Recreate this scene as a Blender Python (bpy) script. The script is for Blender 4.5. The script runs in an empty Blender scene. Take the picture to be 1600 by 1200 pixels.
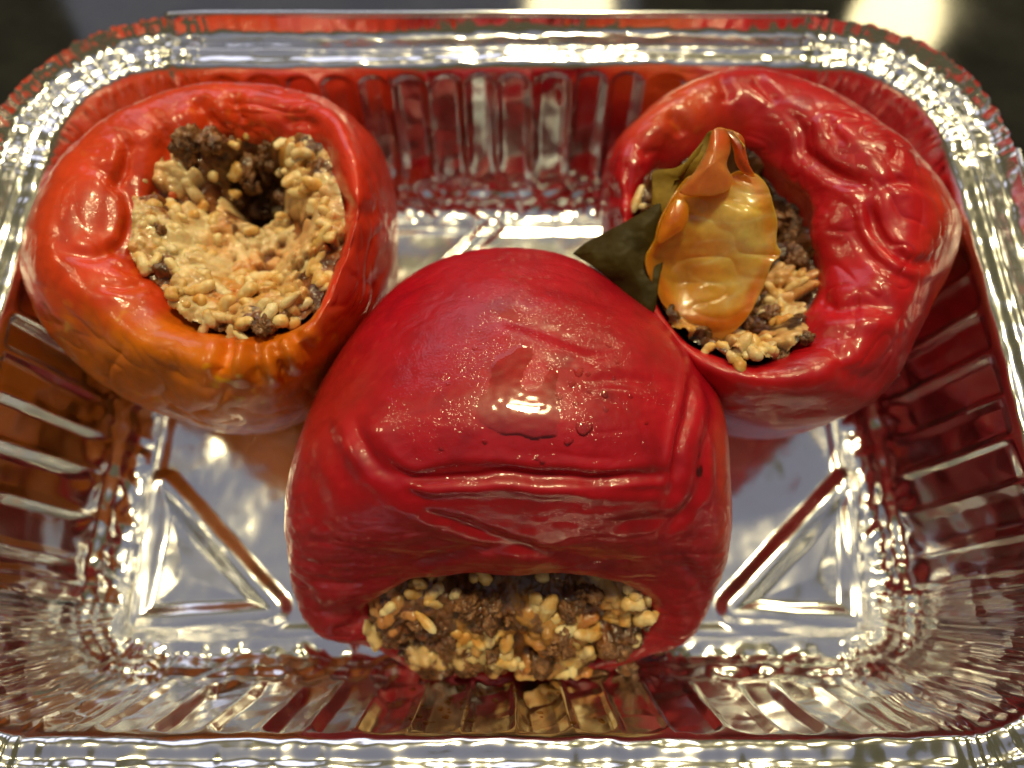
import bpy, math
import numpy as np
from mathutils import Vector, Matrix

rng = np.random.default_rng(7)
CM = 0.01
scene = bpy.context.scene
COL = scene.collection

# ------------------------------------------------------------------ camera
CAMP = np.array([0.3, -6.1, 16.7])            # centimetres above the tray floor
PITCH = math.radians(68.0)
FPX = 1150.0                                   # focal length in pixels of the 1600 px photograph
VD = np.array([0, math.cos(PITCH), -math.sin(PITCH)])
VU = np.array([0, math.sin(PITCH), math.cos(PITCH)])
VR = np.array([1.0, 0, 0])
cam_data = bpy.data.cameras.new('camera')
cam = bpy.data.objects.new('camera', cam_data)
COL.objects.link(cam)
cam.location = Vector(CAMP * CM)
cam.rotation_euler = (math.pi / 2 - PITCH, 0, 0)
cam_data.sensor_width = 36
cam_data.lens = 36 * FPX / 1600
cam_data.clip_start = 0.005
cam_data.clip_end = 20
cam_data.dof.use_dof = True
cam_data.dof.focus_distance = 0.123
cam_data.dof.aperture_fstop = 9.0
scene.camera = cam

# ------------------------------------------------------------------ world, lamps, exposure
world = bpy.data.worlds.new('World')
scene.world = world
world.use_nodes = True
wbg = world.node_tree.nodes['Background']
wbg.inputs[0].default_value = (1.0, 0.88, 0.46, 1)
wbg.inputs[1].default_value = 0.08


def lamp(name, shape, loc, target, size, size_y, power, color):
    l = bpy.data.lights.new(name, 'AREA')
    l.shape = shape
    l.size = size
    if size_y:
        l.size_y = size_y
    l.energy = power
    l.color = color
    o = bpy.data.objects.new(name, l)
    COL.objects.link(o)
    o.location = loc
    o.rotation_euler = (Vector(target) - Vector(loc)).to_track_quat('-Z', 'Y').to_euler()
    return o


WARM = (1.0, 0.84, 0.44)
COOL = (0.78, 0.80, 1.0)
# round ceiling lamps (all but the left one mirror in the counter behind the tray and in the oil)
lamp('ceiling_lamp', 'DISK', (0.115, 0.52, 1.66), (0, 0, 0), 0.20, None, 15.0, WARM)
lamp('ceiling_lamp', 'DISK', (0.18, 1.85, 1.50), (0, 0, 0), 0.26, None, 6.0, WARM)
lamp('ceiling_lamp', 'DISK', (1.17, 1.80, 1.50), (0, 0, 0), 0.26, None, 6.0, WARM)
lamp('ceiling_lamp', 'DISK', (-1.25, 0.45, 1.55), (0, 0, 0), 0.22, None, 4.0, WARM)  # added for more warm glints in the foil
# daylight from the window on the far side and the pale ceiling it lights
lamp('window_light', 'RECTANGLE', (-0.35, 1.5, 0.95), (0, 0, 0.0), 1.3, 0.75, 4.0, COOL)
lamp('ceiling_bounce', 'RECTANGLE', (-0.1, -0.1, 1.75), (-0.1, -0.1, 0), 2.2, 1.7, 2.0, (0.56, 0.62, 1.0))

vs = scene.view_settings
vs.view_transform = 'Standard'
vs.look = 'None'
vs.exposure = 0.3
vs.gamma = 1.0
vs.use_curve_mapping = False
scene.render.engine = 'CYCLES'
cy = scene.cycles
cy.use_denoising = True
try:
    cy.denoiser = 'OPENIMAGEDENOISE'
    cy.denoising_input_passes = 'RGB_ALBEDO_NORMAL'
except Exception:
    pass
cy.use_adaptive_sampling = True
cy.adaptive_threshold = 0.03
cy.max_bounces = 7
cy.glossy_bounces = 4
cy.transparent_max_bounces = 12
cy.sample_clamp_indirect = 6.0
cy.blur_glossy = 0.4
cy.caustics_reflective = True
cy.caustics_refractive = False


# ------------------------------------------------------------------ maths helpers
def ray(x, y):
    x = np.asarray(x, float)[..., None]
    y = np.asarray(y, float)[..., None]
    return VD + VR * (x - 800) / FPX + VU * (600 - y) / FPX


def un(x, y, z):
    """point of the place at height z that the photograph shows at x, y"""
    v = ray(x, y)
    t = (np.asarray(z, float) - CAMP[2]) / v[..., 2]
    return CAMP + v * t[..., None]


def un_plane(x, y, p0, n):
    v = ray(x, y)
    t = ((np.asarray(p0) - CAMP) @ n) / (v @ n)
    return CAMP + v * t[..., None]


def pr(P):
    q = P - CAMP
    z = q @ VD
    return 800 + FPX * (q @ VR) / z, 600 - FPX * (q @ VU) / z, z


def sstep(a, b, x):
    t = np.clip((x - a) / (b - a), 0, 1)
    return t * t * (3 - 2 * t)


_perm = np.random.default_rng(3).permutation(256)
_perm = np.concatenate([_perm, _perm, _perm])
_g = np.random.default_rng(5).normal(size=(256, 3))
_g /= np.linalg.norm(_g, axis=1)[:, None]


def noise(P, f=1.0, seed=0.0):
    P = np.asarray(P, float) * f + seed * 17.31
    i = np.floor(P).astype(int)
    w = P - i
    i &= 255
    u = w * w * w * (w * (w * 6 - 15) + 10)
    out = 0
    for dx in (0, 1):
        for dy in (0, 1):
            for dz in (0, 1):
                h = _perm[_perm[_perm[i[..., 0] + dx] + i[..., 1] + dy] + i[..., 2] + dz]
                g = _g[h]
                dot = g[..., 0] * (w[..., 0] - dx) + g[..., 1] * (w[..., 1] - dy) + g[..., 2] * (w[..., 2] - dz)
                out = out + dot * (u[..., 0] if dx else 1 - u[..., 0]) * (u[..., 1] if dy else 1 - u[..., 1]) * (u[..., 2] if dz else 1 - u[..., 2])
    return out * 1.5


def fbm(P, f=1.0, o=3, seed=0.0):
    a, s = 1.0, 0
    for k in range(o):
        s = s + a * noise(P, f, seed + k)
        f *= 2.03
        a *= 0.5
    return s


def ridged(P, f=1.0, seed=0.0):
    return 1 - np.minimum(1, np.abs(noise(P, f, seed)) * 2.2)


def noise1(s, f=1.0, seed=0.0):
    s = np.asarray(s, float)
    return noise(np.stack([s * f, np.full_like(s, 0.37 + seed * 3.1), np.full_like(s, 0.71 + seed)], -1), 1.0)


def catmull(C, n, periodic=False):
    """C: (K, ...) control values -> (n, ...) Catmull-Rom samples"""
    K = len(C)
    t = np.linspace(0, K, n, endpoint=False) if periodic else np.linspace(0, K - 1, n)
    i = np.floor(t).astype(int)
    if not periodic:
        i = np.minimum(i, K - 2)
    f = (t - i).reshape((-1,) + (1,) * (C.ndim - 1))
    if periodic:
        p = [C[(i + k) % K] for k in (-1, 0, 1, 2)]
    else:
        E = np.concatenate([2 * C[:1] - C[1:2], C, 2 * C[-1:] - C[-2:-1]])
        p = [E[i + k] for k in (0, 1, 2, 3)]
    return 0.5 * (2 * p[1] + (p[2] - p[0]) * f + (2 * p[0] - 5 * p[1] + 4 * p[2] - p[3]) * f ** 2 + (3 * p[1] - p[0] - 3 * p[2] + p[3]) * f ** 3)


def grid_normals(G, wrap=True):
    """G: (M, N, 3), N wraps"""
    du = np.gradient(G, axis=0)
    dv = (np.roll(G, -1, 1) - np.roll(G, 1, 1)) if wrap else np.gradient(G, axis=1)
    n = np.cross(dv, du)
    l = np.linalg.norm(n, axis=-1, keepdims=True)
    return n / np.maximum(l, 1e-9)


def poly_dist(x, y, pts):
    """distance in pixels to an open polyline and the place along it 0..1"""
    pts = np.asarray(pts, float)
    best = np.full(x.shape, 1e9)
    along = np.zeros(x.shape)
    side = np.zeros(x.shape)
    n = len(pts) - 1
    for k in range(n):
        a, b = pts[k], pts[k + 1]
        ab = b - a
        t = np.clip(((x - a[0]) * ab[0] + (y - a[1]) * ab[1]) / (ab @ ab), 0, 1)
        dx, dy = x - a[0] - t * ab[0], y - a[1] - t * ab[1]
        d = np.hypot(dx, dy)
        m = d < best
        best = np.where(m, d, best)
        along = np.where(m, (k + t) / n, along)
        side = np.where(m, np.sign(ab[0] * dy - ab[1] * dx), side)
    return best, along, side


def in_poly(x, y, poly):
    poly = np.asarray(poly, float)
    r = np.zeros(x.shape, bool)
    j = len(poly) - 1
    for i in range(len(poly)):
        xi, yi = poly[i]
        xj, yj = poly[j]
        r ^= ((yi > y) != (yj > y)) & (x < (xj - xi) * (y - yi) / (yj - yi + 1e-12) + xi)
        j = i
    return r


def poly_sd(x, y, poly):
    """signed distance to a closed polygon, positive inside"""
    d, _, _ = poly_dist(x, y, list(poly) + [poly[0]])
    return np.where(in_poly(x, y, poly), d, -d)


# ------------------------------------------------------------------ mesh helpers
def mesh(name, V, F, smooth=True, col=None, normals=None):
    """V in centimetres, F (n,3) or (n,4) array"""
    V = np.asarray(V, np.float32).reshape(-1, 3) * CM
    F = np.asarray(F, np.int32)
    me = bpy.data.meshes.new(name)
    me.vertices.add(len(V))
    me.vertices.foreach_set('co', V.ravel())
    k = F.shape[1]
    me.loops.add(F.size)
    me.loops.foreach_set('vertex_index', F.ravel())
    me.polygons.add(len(F))
    me.polygons.foreach_set('loop_start', np.arange(0, F.size, k, dtype=np.int32))
    me.polygons.foreach_set('loop_total', np.full(len(F), k, np.int32))
    me.update(calc_edges=True)
    me.polygons.foreach_set('use_smooth', np.full(len(F), smooth))
    if col is not None:
        a = me.attributes.new('Col', 'FLOAT_COLOR', 'POINT')
        c = np.ones((len(V), 4), np.float32)
        col = np.asarray(col, np.float32).reshape(len(V), -1)
        c[:, :col.shape[1]] = col
        a.data.foreach_set('color', c.ravel())
    if normals is not None:
        me.normals_split_custom_set_from_vertices([tuple(n) for n in np.asarray(normals).reshape(-1, 3)])
    me.validate()
    return me


def obj(name, me, mat=None, parent=None, loc=None):
    o = bpy.data.objects.new(name, me)
    COL.objects.link(o)
    if mat and me is not None and not me.materials:
        me.materials.append(mat)
    if parent:
        o.parent = parent
    if loc is not None:
        o.location = loc
    return o


def thing(name, label, cat, loc=(0, 0, 0), group=None):
    o = obj(name, None)
    o['label'] = label
    o['category'] = cat
    if group:
        o['group'] = group
    return o


def grid_faces(M, N, wrap=True):
    i = np.arange(M - 1)[:, None]
    j = np.arange(N if wrap else N - 1)[None, :]
    j2 = (j + 1) % N
    f = np.stack([i * N + j, i * N + j2, (i + 1) * N + j2, (i + 1) * N + j], -1)
    return f.reshape(-1, 4)


def compact(V, F, extra=()):
    used = np.unique(F)
    m = np.full(len(V), -1)
    m[used] = np.arange(len(used))
    return V[used], m[F], [e[used] for e in extra]


# ------------------------------------------------------------------ materials
def new_mat(name):
    m = bpy.data.materials.new(name)
    m.use_nodes = True
    nt = m.node_tree
    b = nt.nodes['Principled BSDF']
    return m, nt, b


def nd(nt, t, **kw):
    n = nt.nodes.new(t)
    for k, v in kw.items():
        if k in n.inputs:
            n.inputs[k].default_value = v
        else:
            setattr(n, k, v)
    return n


def ramp(nt, fac, stops):
    r = nt.nodes.new('ShaderNodeValToRGB')
    el = r.color_ramp.elements
    while len(el) < len(stops):
        el.new(0.5)
    for e, (p, c) in zip(el, stops):
        e.position = p
        e.color = c if len(c) == 4 else (*c, 1)
    nt.links.new(fac, r.inputs[0])
    return r.outputs[0]


def tex_noise(nt, scale, detail=3, rough=0.55, vec=None):
    n = nd(nt, 'ShaderNodeTexNoise', Scale=scale, Detail=detail, Roughness=rough)
    if vec is None:
        g = nt.nodes.new('ShaderNodeNewGeometry')
        vec = g.outputs['Position']
    nt.links.new(vec, n.inputs['Vector'])
    return n.outputs['Fac']


def mixc(nt, fac, a, b, mode='MIX'):
    m = nt.nodes.new('ShaderNodeMix')
    m.data_type = 'RGBA'
    m.blend_type = mode
    for s, v in ((0, fac), (6, a), (7, b)):
        if hasattr(v, 'links'):
            nt.links.new(v, m.inputs[s])
        else:
            m.inputs[s].default_value = v if s == 0 else (*v, 1)[:4]
    return m.outputs[2]


def maprange(nt, v, a, b, c, d):
    m = nd(nt, 'ShaderNodeMapRange')
    for i, q in enumerate((a, b, c, d)):
        m.inputs[i + 1].default_value = q
    nt.links.new(v, m.inputs[0])
    return m.outputs[0]


def bump(nt, h, strength, dist, prev=None):
    b = nd(nt, 'ShaderNodeBump', Distance=dist)
    if not hasattr(strength, 'links'):
        b.inputs['Strength'].default_value = strength
    else:
        nt.links.new(strength, b.inputs['Strength'])
    nt.links.new(h, b.inputs['Height'])
    if prev is not None:
        nt.links.new(prev, b.inputs['Normal'])
    return b.outputs['Normal']


def foil_mat():
    m, nt, b = new_mat('aluminium_foil')
    b.inputs['Metallic'].default_value = 1
    b.inputs['Base Color'].default_value = (0.86, 0.86, 0.87, 1)
    b.inputs['Roughness'].default_value = 0.17
    return m


def skin_mat(name, grain=0.25, rough=(0.22, 0.42), sss=0.12):
    m, nt, b = new_mat(name)
    at = nd(nt, 'ShaderNodeAttribute', attribute_name='Col')
    nt.links.new(at.outputs['Color'], b.inputs['Base Color'])
    b.inputs['Subsurface Weight'].default_value = sss
    b.inputs['Subsurface Radius'].default_value = (1.0, 0.25, 0.1)
    b.inputs['Subsurface Scale'].default_value = 0.003
    b.inputs['Specular IOR Level'].default_value = 0.3
    b.inputs['Coat Weight'].default_value = 0.45
    b.inputs['Coat Roughness'].default_value = 0.08
    # fine pimpled grain in patches (attribute alpha holds how grainy)
    n2 = tex_noise(nt, 2600, 0, 0.5)
    patch = maprange(nt, tex_noise(nt, 200, 1, 0.6), 0.35, 0.62, 0.25, 1.0)
    mul = nd(nt, 'ShaderNodeMath', operation='MULTIPLY')
    nt.links.new(at.outputs['Alpha'], mul.inputs[0])
    nt.links.new(patch, mul.inputs[1])
    mul2 = nd(nt, 'ShaderNodeMath', operation='MULTIPLY')
    nt.links.new(mul.outputs[0], mul2.inputs[0])
    mul2.inputs[1].default_value = grain
    nc = bump(nt, n2, mul2.outputs[0], 0.0003)
    nt.links.new(nc, b.inputs['Coat Normal'])
    b.inputs['Roughness'].default_value = sum(rough) / 2
    return m


def rice_mat():
    m, nt, b = new_mat('cooked_rice')
    oi = nt.nodes.new('ShaderNodeObjectInfo')
    n1 = tex_noise(nt, 190, 3, 0.6)
    c1 = ramp(nt, n1, [(0.42, (0.84, 0.68, 0.40)), (0.56, (0.74, 0.46, 0.15)), (0.70, (0.62, 0.28, 0.05))])
    c2 = ramp(nt, oi.outputs['Random'], [(0.0, (0.85, 0.78, 0.68)), (0.5, (1, 1, 1)), (1.0, (1.03, 0.97, 0.85))])
    nt.links.new(mixc(nt, 1.0, c1, c2, 'MULTIPLY'), b.inputs['Base Color'])
    b.inputs['Subsurface Weight'].default_value = 0.35
    b.inputs['Subsurface Radius'].default_value = (1, 0.6, 0.3)
    b.inputs['Subsurface Scale'].default_value = 0.0016
    b.inputs['Roughness'].default_value = 0.42
    b.inputs['Coat Weight'].default_value = 0.15
    b.inputs['Coat Roughness'].default_value = 0.1
    nt.links.new(bump(nt, tex_noise(nt, 1300, 1), 0.3, 0.0004), b.inputs['Normal'])
    return m


def meat_mat(name, dark, mid, light, coat=0.3):
    m, nt, b = new_mat(name)
    n1 = tex_noise(nt, 420, 3, 0.65)
    nt.links.new(ramp(nt, n1, [(0.32, dark), (0.52, mid), (0.7, light)]), b.inputs['Base Color'])
    b.inputs['Roughness'].default_value = 0.5
    b.inputs['Coat Weight'].default_value = coat
    b.inputs['Coat Roughness'].default_value = 0.2
    b.inputs['Subsurface Weight'].default_value = 0.08
    b.inputs['Subsurface Scale'].default_value = 0.001
    nt.links.new(bump(nt, tex_noise(nt, 1300, 2, 0.7), 0.6, 0.0008), b.inputs['Normal'])
    return m


def film_mat(name, tint=(1, 0.93, 0.9), rough=0.03, ior=1.45):
    m, nt, b = new_mat(name)
    nt.nodes.remove(b)
    out = nt.nodes['Material Output']
    tr = nd(nt, 'ShaderNodeBsdfTransparent')
    tr.inputs[0].default_value = (*tint, 1)
    gl = nd(nt, 'ShaderNodeBsdfGlossy', Roughness=rough)
    fr = nd(nt, 'ShaderNodeFresnel', IOR=ior)
    mx = nt.nodes.new('ShaderNodeMixShader')
    nt.links.new(fr.outputs[0], mx.inputs[0])
    nt.links.new(tr.outputs[0], mx.inputs[1])
    nt.links.new(gl.outputs[0], mx.inputs[2])
    nt.links.new(mx.outputs[0], out.inputs['Surface'])
    return m


def counter_mat():
    m, nt, b = new_mat('dark_polished_counter')
    n1 = tex_noise(nt, 60, 4, 0.6)
    nt.links.new(ramp(nt, n1, [(0.3, (0.010, 0.010, 0.011)), (0.7, (0.022, 0.022, 0.022))]), b.inputs['Base Color'])
    nt.links.new(maprange(nt, tex_noise(nt, 25, 3), 0.3, 0.7, 0.04, 0.10), b.inputs['Roughness'])
    b.inputs['Specular IOR Level'].default_value = 0.3
    return m


def col_mat(name, rough=0.3, sss=0.3, radius=(1, 0.5, 0.15), scale=0.003, coat=0.4, bumps=((700, 0.3, 0.0006),), spec=0.5):
    m, nt, b = new_mat(name)
    at = nd(nt, 'ShaderNodeAttribute', attribute_name='Col')
    mott = ramp(nt, tex_noise(nt, 260, 4, 0.6), [(0.3, (0.78, 0.74, 0.7)), (0.7, (1.1, 1.1, 1.1))])
    nt.links.new(mixc(nt, 1.0, at.outputs['Color'], mott, 'MULTIPLY'), b.inputs['Base Color'])
    b.inputs['Roughness'].default_value = rough
    b.inputs['Subsurface Weight'].default_value = sss
    b.inputs['Subsurface Radius'].default_value = radius
    b.inputs['Subsurface Scale'].default_value = scale
    b.inputs['Coat Weight'].default_value = coat
    b.inputs['Coat Roughness'].default_value = 0.12
    b.inputs['Specular IOR Level'].default_value = spec
    p = None
    for s, st, d in bumps:
        p = bump(nt, tex_noise(nt, s, 1, 0.6), st, d, p)
    if p is not None:
        nt.links.new(p, b.inputs['Normal'])
    return m


FOIL = foil_mat()
SKIN = skin_mat('pepper_skin_smooth', 0.5, (0.28, 0.40))
SKINC = skin_mat('pepper_skin_grainy', 0.62, (0.32, 0.44))
RICE = rice_mat()
MEAT = meat_mat('browned_meat', (0.05, 0.018, 0.006), (0.20, 0.080, 0.026), (0.36, 0.17, 0.065))
MUSH = meat_mat('saucy_filling', (0.07, 0.022, 0.006), (0.22, 0.085, 0.025), (0.40, 0.22, 0.09), 0.5)
RICEMUSH = meat_mat('rice_mush', (0.16, 0.06, 0.018), (0.42, 0.20, 0.06), (0.62, 0.42, 0.20), 0.5)
DARKMUSH = meat_mat('dark_filling', (0.015, 0.008, 0.004), (0.06, 0.028, 0.012), (0.14, 0.075, 0.03), 0.5)
TOMATO = meat_mat('tomato_piece', (0.35, 0.03, 0.004), (0.6, 0.09, 0.008), (0.75, 0.2, 0.02), 0.6)
OIL = film_mat('oil_film')
SAUCE = film_mat('brown_sauce', (0.62, 0.36, 0.14), 0.06)

# ------------------------------------------------------------------ counter
cv = np.array([[-300, -150, -0.16], [300, -150, -0.16], [300, 300, -0.16], [-300, 300, -0.16]])
counter = obj('counter', mesh('counter', cv, [[0, 1, 2, 3]], False), counter_mat())
counter['kind'] = 'structure'
counter['label'] = 'dark polished counter top under the foil tray'

# ------------------------------------------------------------------ foil tray
TA, TB, RC = 8.5, 5.65, 1.15            # half sizes of the floor and its corner radius
SL, HT = 1.22, 3.9                     # how far the walls lean out, their height


def rr_path():
    """points and outward normals round the floor edge, corners sampled densely; cornerness; running length"""
    P, Nn, Cn = [], [], []
    sx, sy = TA - RC, TB - RC

    def straight(p0, p1, n, k):
        t = (np.arange(k) + 0.5) / k
        L = np.hypot(p1[0] - p0[0], p1[1] - p0[1])
        for q in t:
            P.append((p0[0] + (p1[0] - p0[0]) * q, p0[1] + (p1[1] - p0[1]) * q))
            Nn.append(n)
            e = min(q, 1 - q) * L
            Cn.append(1 - sstep(-0.3, 1.0, e))

    def arc(cx, cy_, a0, k):
        for q in (np.arange(k) + 0.5) / k:
            a = a0 + q * math.pi / 2
            n = (math.cos(a), math.sin(a))
            P.append((cx + RC * n[0], cy_ + RC * n[1]))
            Nn.append(n)
            Cn.append(1.0)

    KA = 330
    straight((TA, -sy), (TA, sy), (1, 0), 240)
    arc(sx, sy, 0, KA)
    straight((sx, TB), (-sx, TB), (0, 1), 400)
    arc(-sx, sy, math.pi / 2, KA)
    straight((-TA, sy), (-TA, -sy), (-1, 0), 240)
    arc(-sx, -sy, math.pi, KA)
    straight((-sx, -TB), (sx, -TB), (0, -1), 400)
    arc(sx, -sy, 1.5 * math.pi, KA)
    P, Nn, Cn = np.array(P), np.array(Nn, float), np.array(Cn)
    # ease the normals across the joints
    for _ in range(6):
        Nn = (np.roll(Nn, 1, 0) + 2 * Nn + np.roll(Nn, -1, 0)) / 4
    Nn /= np.linalg.norm(Nn, axis=1)[:, None]
    mid = P + Nn * 1.6
    s = np.concatenate([[0], np.cumsum(np.hypot(*(np.diff(mid, axis=0).T)))])
    return P, Nn, Cn, s


TP, TN, TC, TS = rr_path()
prof = np.array([(-0.42, 0.02), (-0.2, 0.035), (-0.02, 0.07), (0.10, 0.20), (0.16, 0.36), (0.26, 0.44), (0.36, 0.50), (0.42, 0.66), (0.75, 1.95),
                 (1.10, 3.45), (1.17, 3.72), (1.24, 3.86), (1.36, 3.91), (1.56, 3.90), (1.63, 3.96), (1.71, 3.97), (1.78, 3.90),
                 (2.06, 3.90), (2.17, 3.95), (2.23, 4.06), (2.29, 4.22), (2.31, 4.30)])
seg = np.concatenate([[0], np.cumsum(np.hypot(*np.diff(prof, axis=0).T))])
MT = 150
tt = np.linspace(0, seg[-1], MT)
PO, PZ = np.interp(tt, seg, prof[:, 0]), np.interp(tt, seg, prof[:, 1])
for _ in range(2):
    PO[1:-1] = (PO[:-2] + 2 * PO[1:-1] + PO[2:]) / 4
    PZ[1:-1] = (PZ[:-2] + 2 * PZ[1:-1] + PZ[2:]) / 4
pn = np.stack([-np.gradient(PZ), np.gradient(PO)], 1)
pn /= np.linalg.norm(pn, axis=1)[:, None]       # normal inward and up, in the (outward, up) plane


def build_tray():
    M, N = MT, len(TS)
    O = np.repeat(PO[:, None], N, 1)
    Z = np.repeat(PZ[:, None], N, 1)
    S = np.repeat(TS[None, :], M, 0)
    T = np.repeat(tt[:, None], N, 1)
    C = np.repeat(TC[None, :], M, 0)
    base = TP[None] + TN[None] * O[..., None]
    B3 = np.concatenate([base, Z[..., None]], -1)
    wall = sstep(0.5, 0.85, Z) * (1 - sstep(3.45, 3.8, Z)) * (O < 1.3)
    low = sstep(-0.4, -0.1, O) * (1 - sstep(0.6, 1.1, Z)) * (O < 1.0)
    flange = sstep(1.2, 1.32, O) * (1 - sstep(2.02, 2.12, O))
    collar = sstep(2.06, 2.2, O)
    # flutes of the straight walls: pressed outwards, flat lands between, ends arched
    sw = S + 0.22 * noise1(S, 0.45, 1) + 0.05 * noise(B3 * [1, 1, 0.3], 0.5, 4)
    ph = sw / 0.86
    fr = ph - np.floor(ph)
    pid = np.floor(ph)
    hsh = np.modf(np.abs(np.sin(pid * 12.9898) * 43758.5453))[0]
    h2 = np.modf(np.abs(np.sin(pid * 78.233 + 1.7) * 24634.6345))[0]
    side_w = np.abs(np.repeat(TN[None, :, 0], M, 0))
    pk = 0.10 + 0.22 * hsh                    # where the fold turns: a steep face, then a long flat one
    saw = np.where(fr < pk, fr / pk, 1 - (fr - pk) / (1 - pk))
    box = np.clip((fr - 0.03) / 0.14, 0, 1) * np.clip((0.97 - fr) / (0.10 + 0.15 * hsh), 0, 1)
    flute = (0.35 * box + 0.65 * saw ** 0.8) * (0.5 + 0.8 * h2)
    arch = 1 - sstep(3.40 + 0.15 * hsh, 3.74, Z + 0.22 * (2 * np.abs(fr - 0.5)) ** 2 * (1 - side_w))
    d = -0.20 * flute * sstep(0.45 + 0.3 * h2, 1.0 + 0.9 * hsh, Z) * arch * (O < 1.3) * (1 - C)
    d += 0.06 * (fr - 0.5) * np.sin(9 * hsh) * wall * (1 - C)
    # gathers of the corners: dense sharp folds
    q1 = S * 3.2 + 0.8 * noise1(S, 2.1, 5) + 0.35 * noise(B3, 0.9, 6)
    q2 = S * 7.5 + 1.0 * noise1(S, 4.0, 7) + 0.4 * noise(B3, 1.6, 8)
    tri = lambda q: np.abs(2 * (q - np.floor(q)) - 1)
    am1 = 0.4 + 0.9 * np.abs(noise1(np.floor(q1), 0.61, 3))
    g = 0.17 * (tri(q1) - 0.5) * am1 + 0.02 * (tri(q2) - 0.5)
    d += C * g * (wall * 0.9 + flange * 0.22 + collar * 0.75 + 0.5 * low)
    # crumple of the bottom edge and dimples of the flange
    d += 0.11 * low * (fbm(B3 * [1, 1, 0.8], 1.7, 2, 11)) * (0.6 + 0.5 * C)
    d += 0.05 * low * (ridged(B3, 1.5, 12) - 0.5)
    fr_w = 1 + 0.8 * sstep(0.3, 0.9, -np.repeat(TN[None, :, 1], M, 0))
    d += flange * fr_w * (0.034 * fbm(B3, 1.5, 2, 14) + 0.008 * noise(B3, 4.0, 15)) * (0.8 + 0.3 * C)
    d += collar * (0.03 * fbm(B3, 1.3, 2, 17) + 0.02 * noise(B3 * [1, 1, 0.3], 4.0, 18))
    d += wall * (0.035 * fbm(B3, 0.9, 2, 20) + 0.02 * ridged(B3, 1.3, 22) * (0.3 + C))
    # dents where the wall foil was bent
    d += wall * 0.12 * np.maximum(0, noise(B3, 0.55, 25) - 0.25)
    O2 = O + d * pn[:, 0][:, None]
    Z2 = Z + d * pn[:, 1][:, None]
    # the whole tray a little out of true
    sag = sstep(1.0, 4.0, Z)
    O2 = O2 + sag * 0.10 * noise1(S, 0.16, 31)
    Z2 = Z2 + sag * 0.07 * noise1(S, 0.2, 33)
    # frayed edge at the corners
    edge = sstep(4.08, 4.28, Z) * C
    Z2 = Z2 + edge * (0.06 * noise1(S, 3.0, 35) - 0.06)
    O2 = O2 + edge * 0.06 * noise1(S, 5.0, 37)
    G = np.concatenate([TP[None] + TN[None] * O2[..., None], np.maximum(Z2, 0.012)[..., None]], -1)
    return G


TG = build_tray()
tray = thing('foil_tray', 'crinkled rectangular aluminium foil tray holding the three stuffed peppers', 'foil tray')
tn = -grid_normals(TG)
if tn[60, 100] @ np.array([*(-TN[100]), 0.3]) < 0:
    tn = -tn
FG = grid_faces(*TG.shape[:2])
_f = TG.reshape(-1, 3)[FG]
_fn = np.cross(_f[:, 1] - _f[:, 0], _f[:, 3] - _f[:, 0])
if (_fn * tn.reshape(-1, 3)[FG[:, 0]]).sum() < 0:
    FG = FG[:, ::-1]
Mrow = FG[:, 0] // TG.shape[1]
row_o = PO[Mrow]
row_z = PZ[Mrow]
lab = np.where(row_o < 1.21, 0, np.where(row_o < 2.06, 1, 2))
lab = np.where((row_o < 0.3), 3, lab)
for k, nm in ((3, 'bottom_edge'), (0, 'side_wall'), (1, 'rim_flange'), (2, 'outer_collar')):
    v, f, (nn,) = compact(TG.reshape(-1, 3), FG[lab == k], (tn.reshape(-1, 3),))
    part_ = obj(nm, mesh(nm, v, f, True, None, nn), FOIL, tray)
    if k == 2:
        collar_part = part_

# hems folded over the straight parts of the collar
sx, sy = TA - RC, TB - RC
for (p0, p1, n) in (((sx + 0.1, TB), (-sx - 0.25, TB), (0, 1)), ((TA, -sy), (TA, sy - 0.3), (1, 0)), ((-TA, sy), (-TA, -sy), (-1, 0)), ((-sx, -TB), (sx, -TB), (0, -1))):
    K, A = 160, 14
    t = np.linspace(0, 1, K)
    a = np.linspace(0, 2 * math.pi, A, endpoint=False)
    rad_o, rad_z = 0.075, 0.085
    P0, P1, n = np.array(p0), np.array(p1), np.array(n, float)
    ctr = P0 + (P1 - P0) * t[:, None]
    w = noise1(t * 9, 1.0, 40 + p0[0])
    taper = np.minimum(1, 8 * np.minimum(t, 1 - t) + 0.55)
    oo = 2.33 + 0.03 * w[:, None] + rad_o * np.cos(a) * taper[:, None]
    zz = 4.31 + 0.03 * noise1(t * 7, 1.0, 44 + p0[1])[:, None] + rad_z * np.sin(a) * taper[:, None]
    G = np.concatenate([ctr[:, None, :] + n * oo[..., None], zz[..., None]], -1)
    V = np.concatenate([G.reshape(-1, 3), G[:1].mean(1), G[-1:].mean(1)])
    F = grid_faces(K, A)
    caps = [[j, (j + 1) % A, K * A, K * A] for j in range(A)] + [[(K - 1) * A + j, (K - 1) * A + (j + 1) % A, K * A + 1, K * A + 1] for j in range(A)]
    me = bpy.data.meshes.new('rolled_hem')
    me.from_pydata([tuple(q * CM) for q in V], [], [tuple(q) for q in F] + [tuple(c[:3]) for c in caps])
    me.polygons.foreach_set('use_smooth', np.ones(len(me.polygons), bool))
    obj('rolled_hem', me, FOIL, collar_part)

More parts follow.
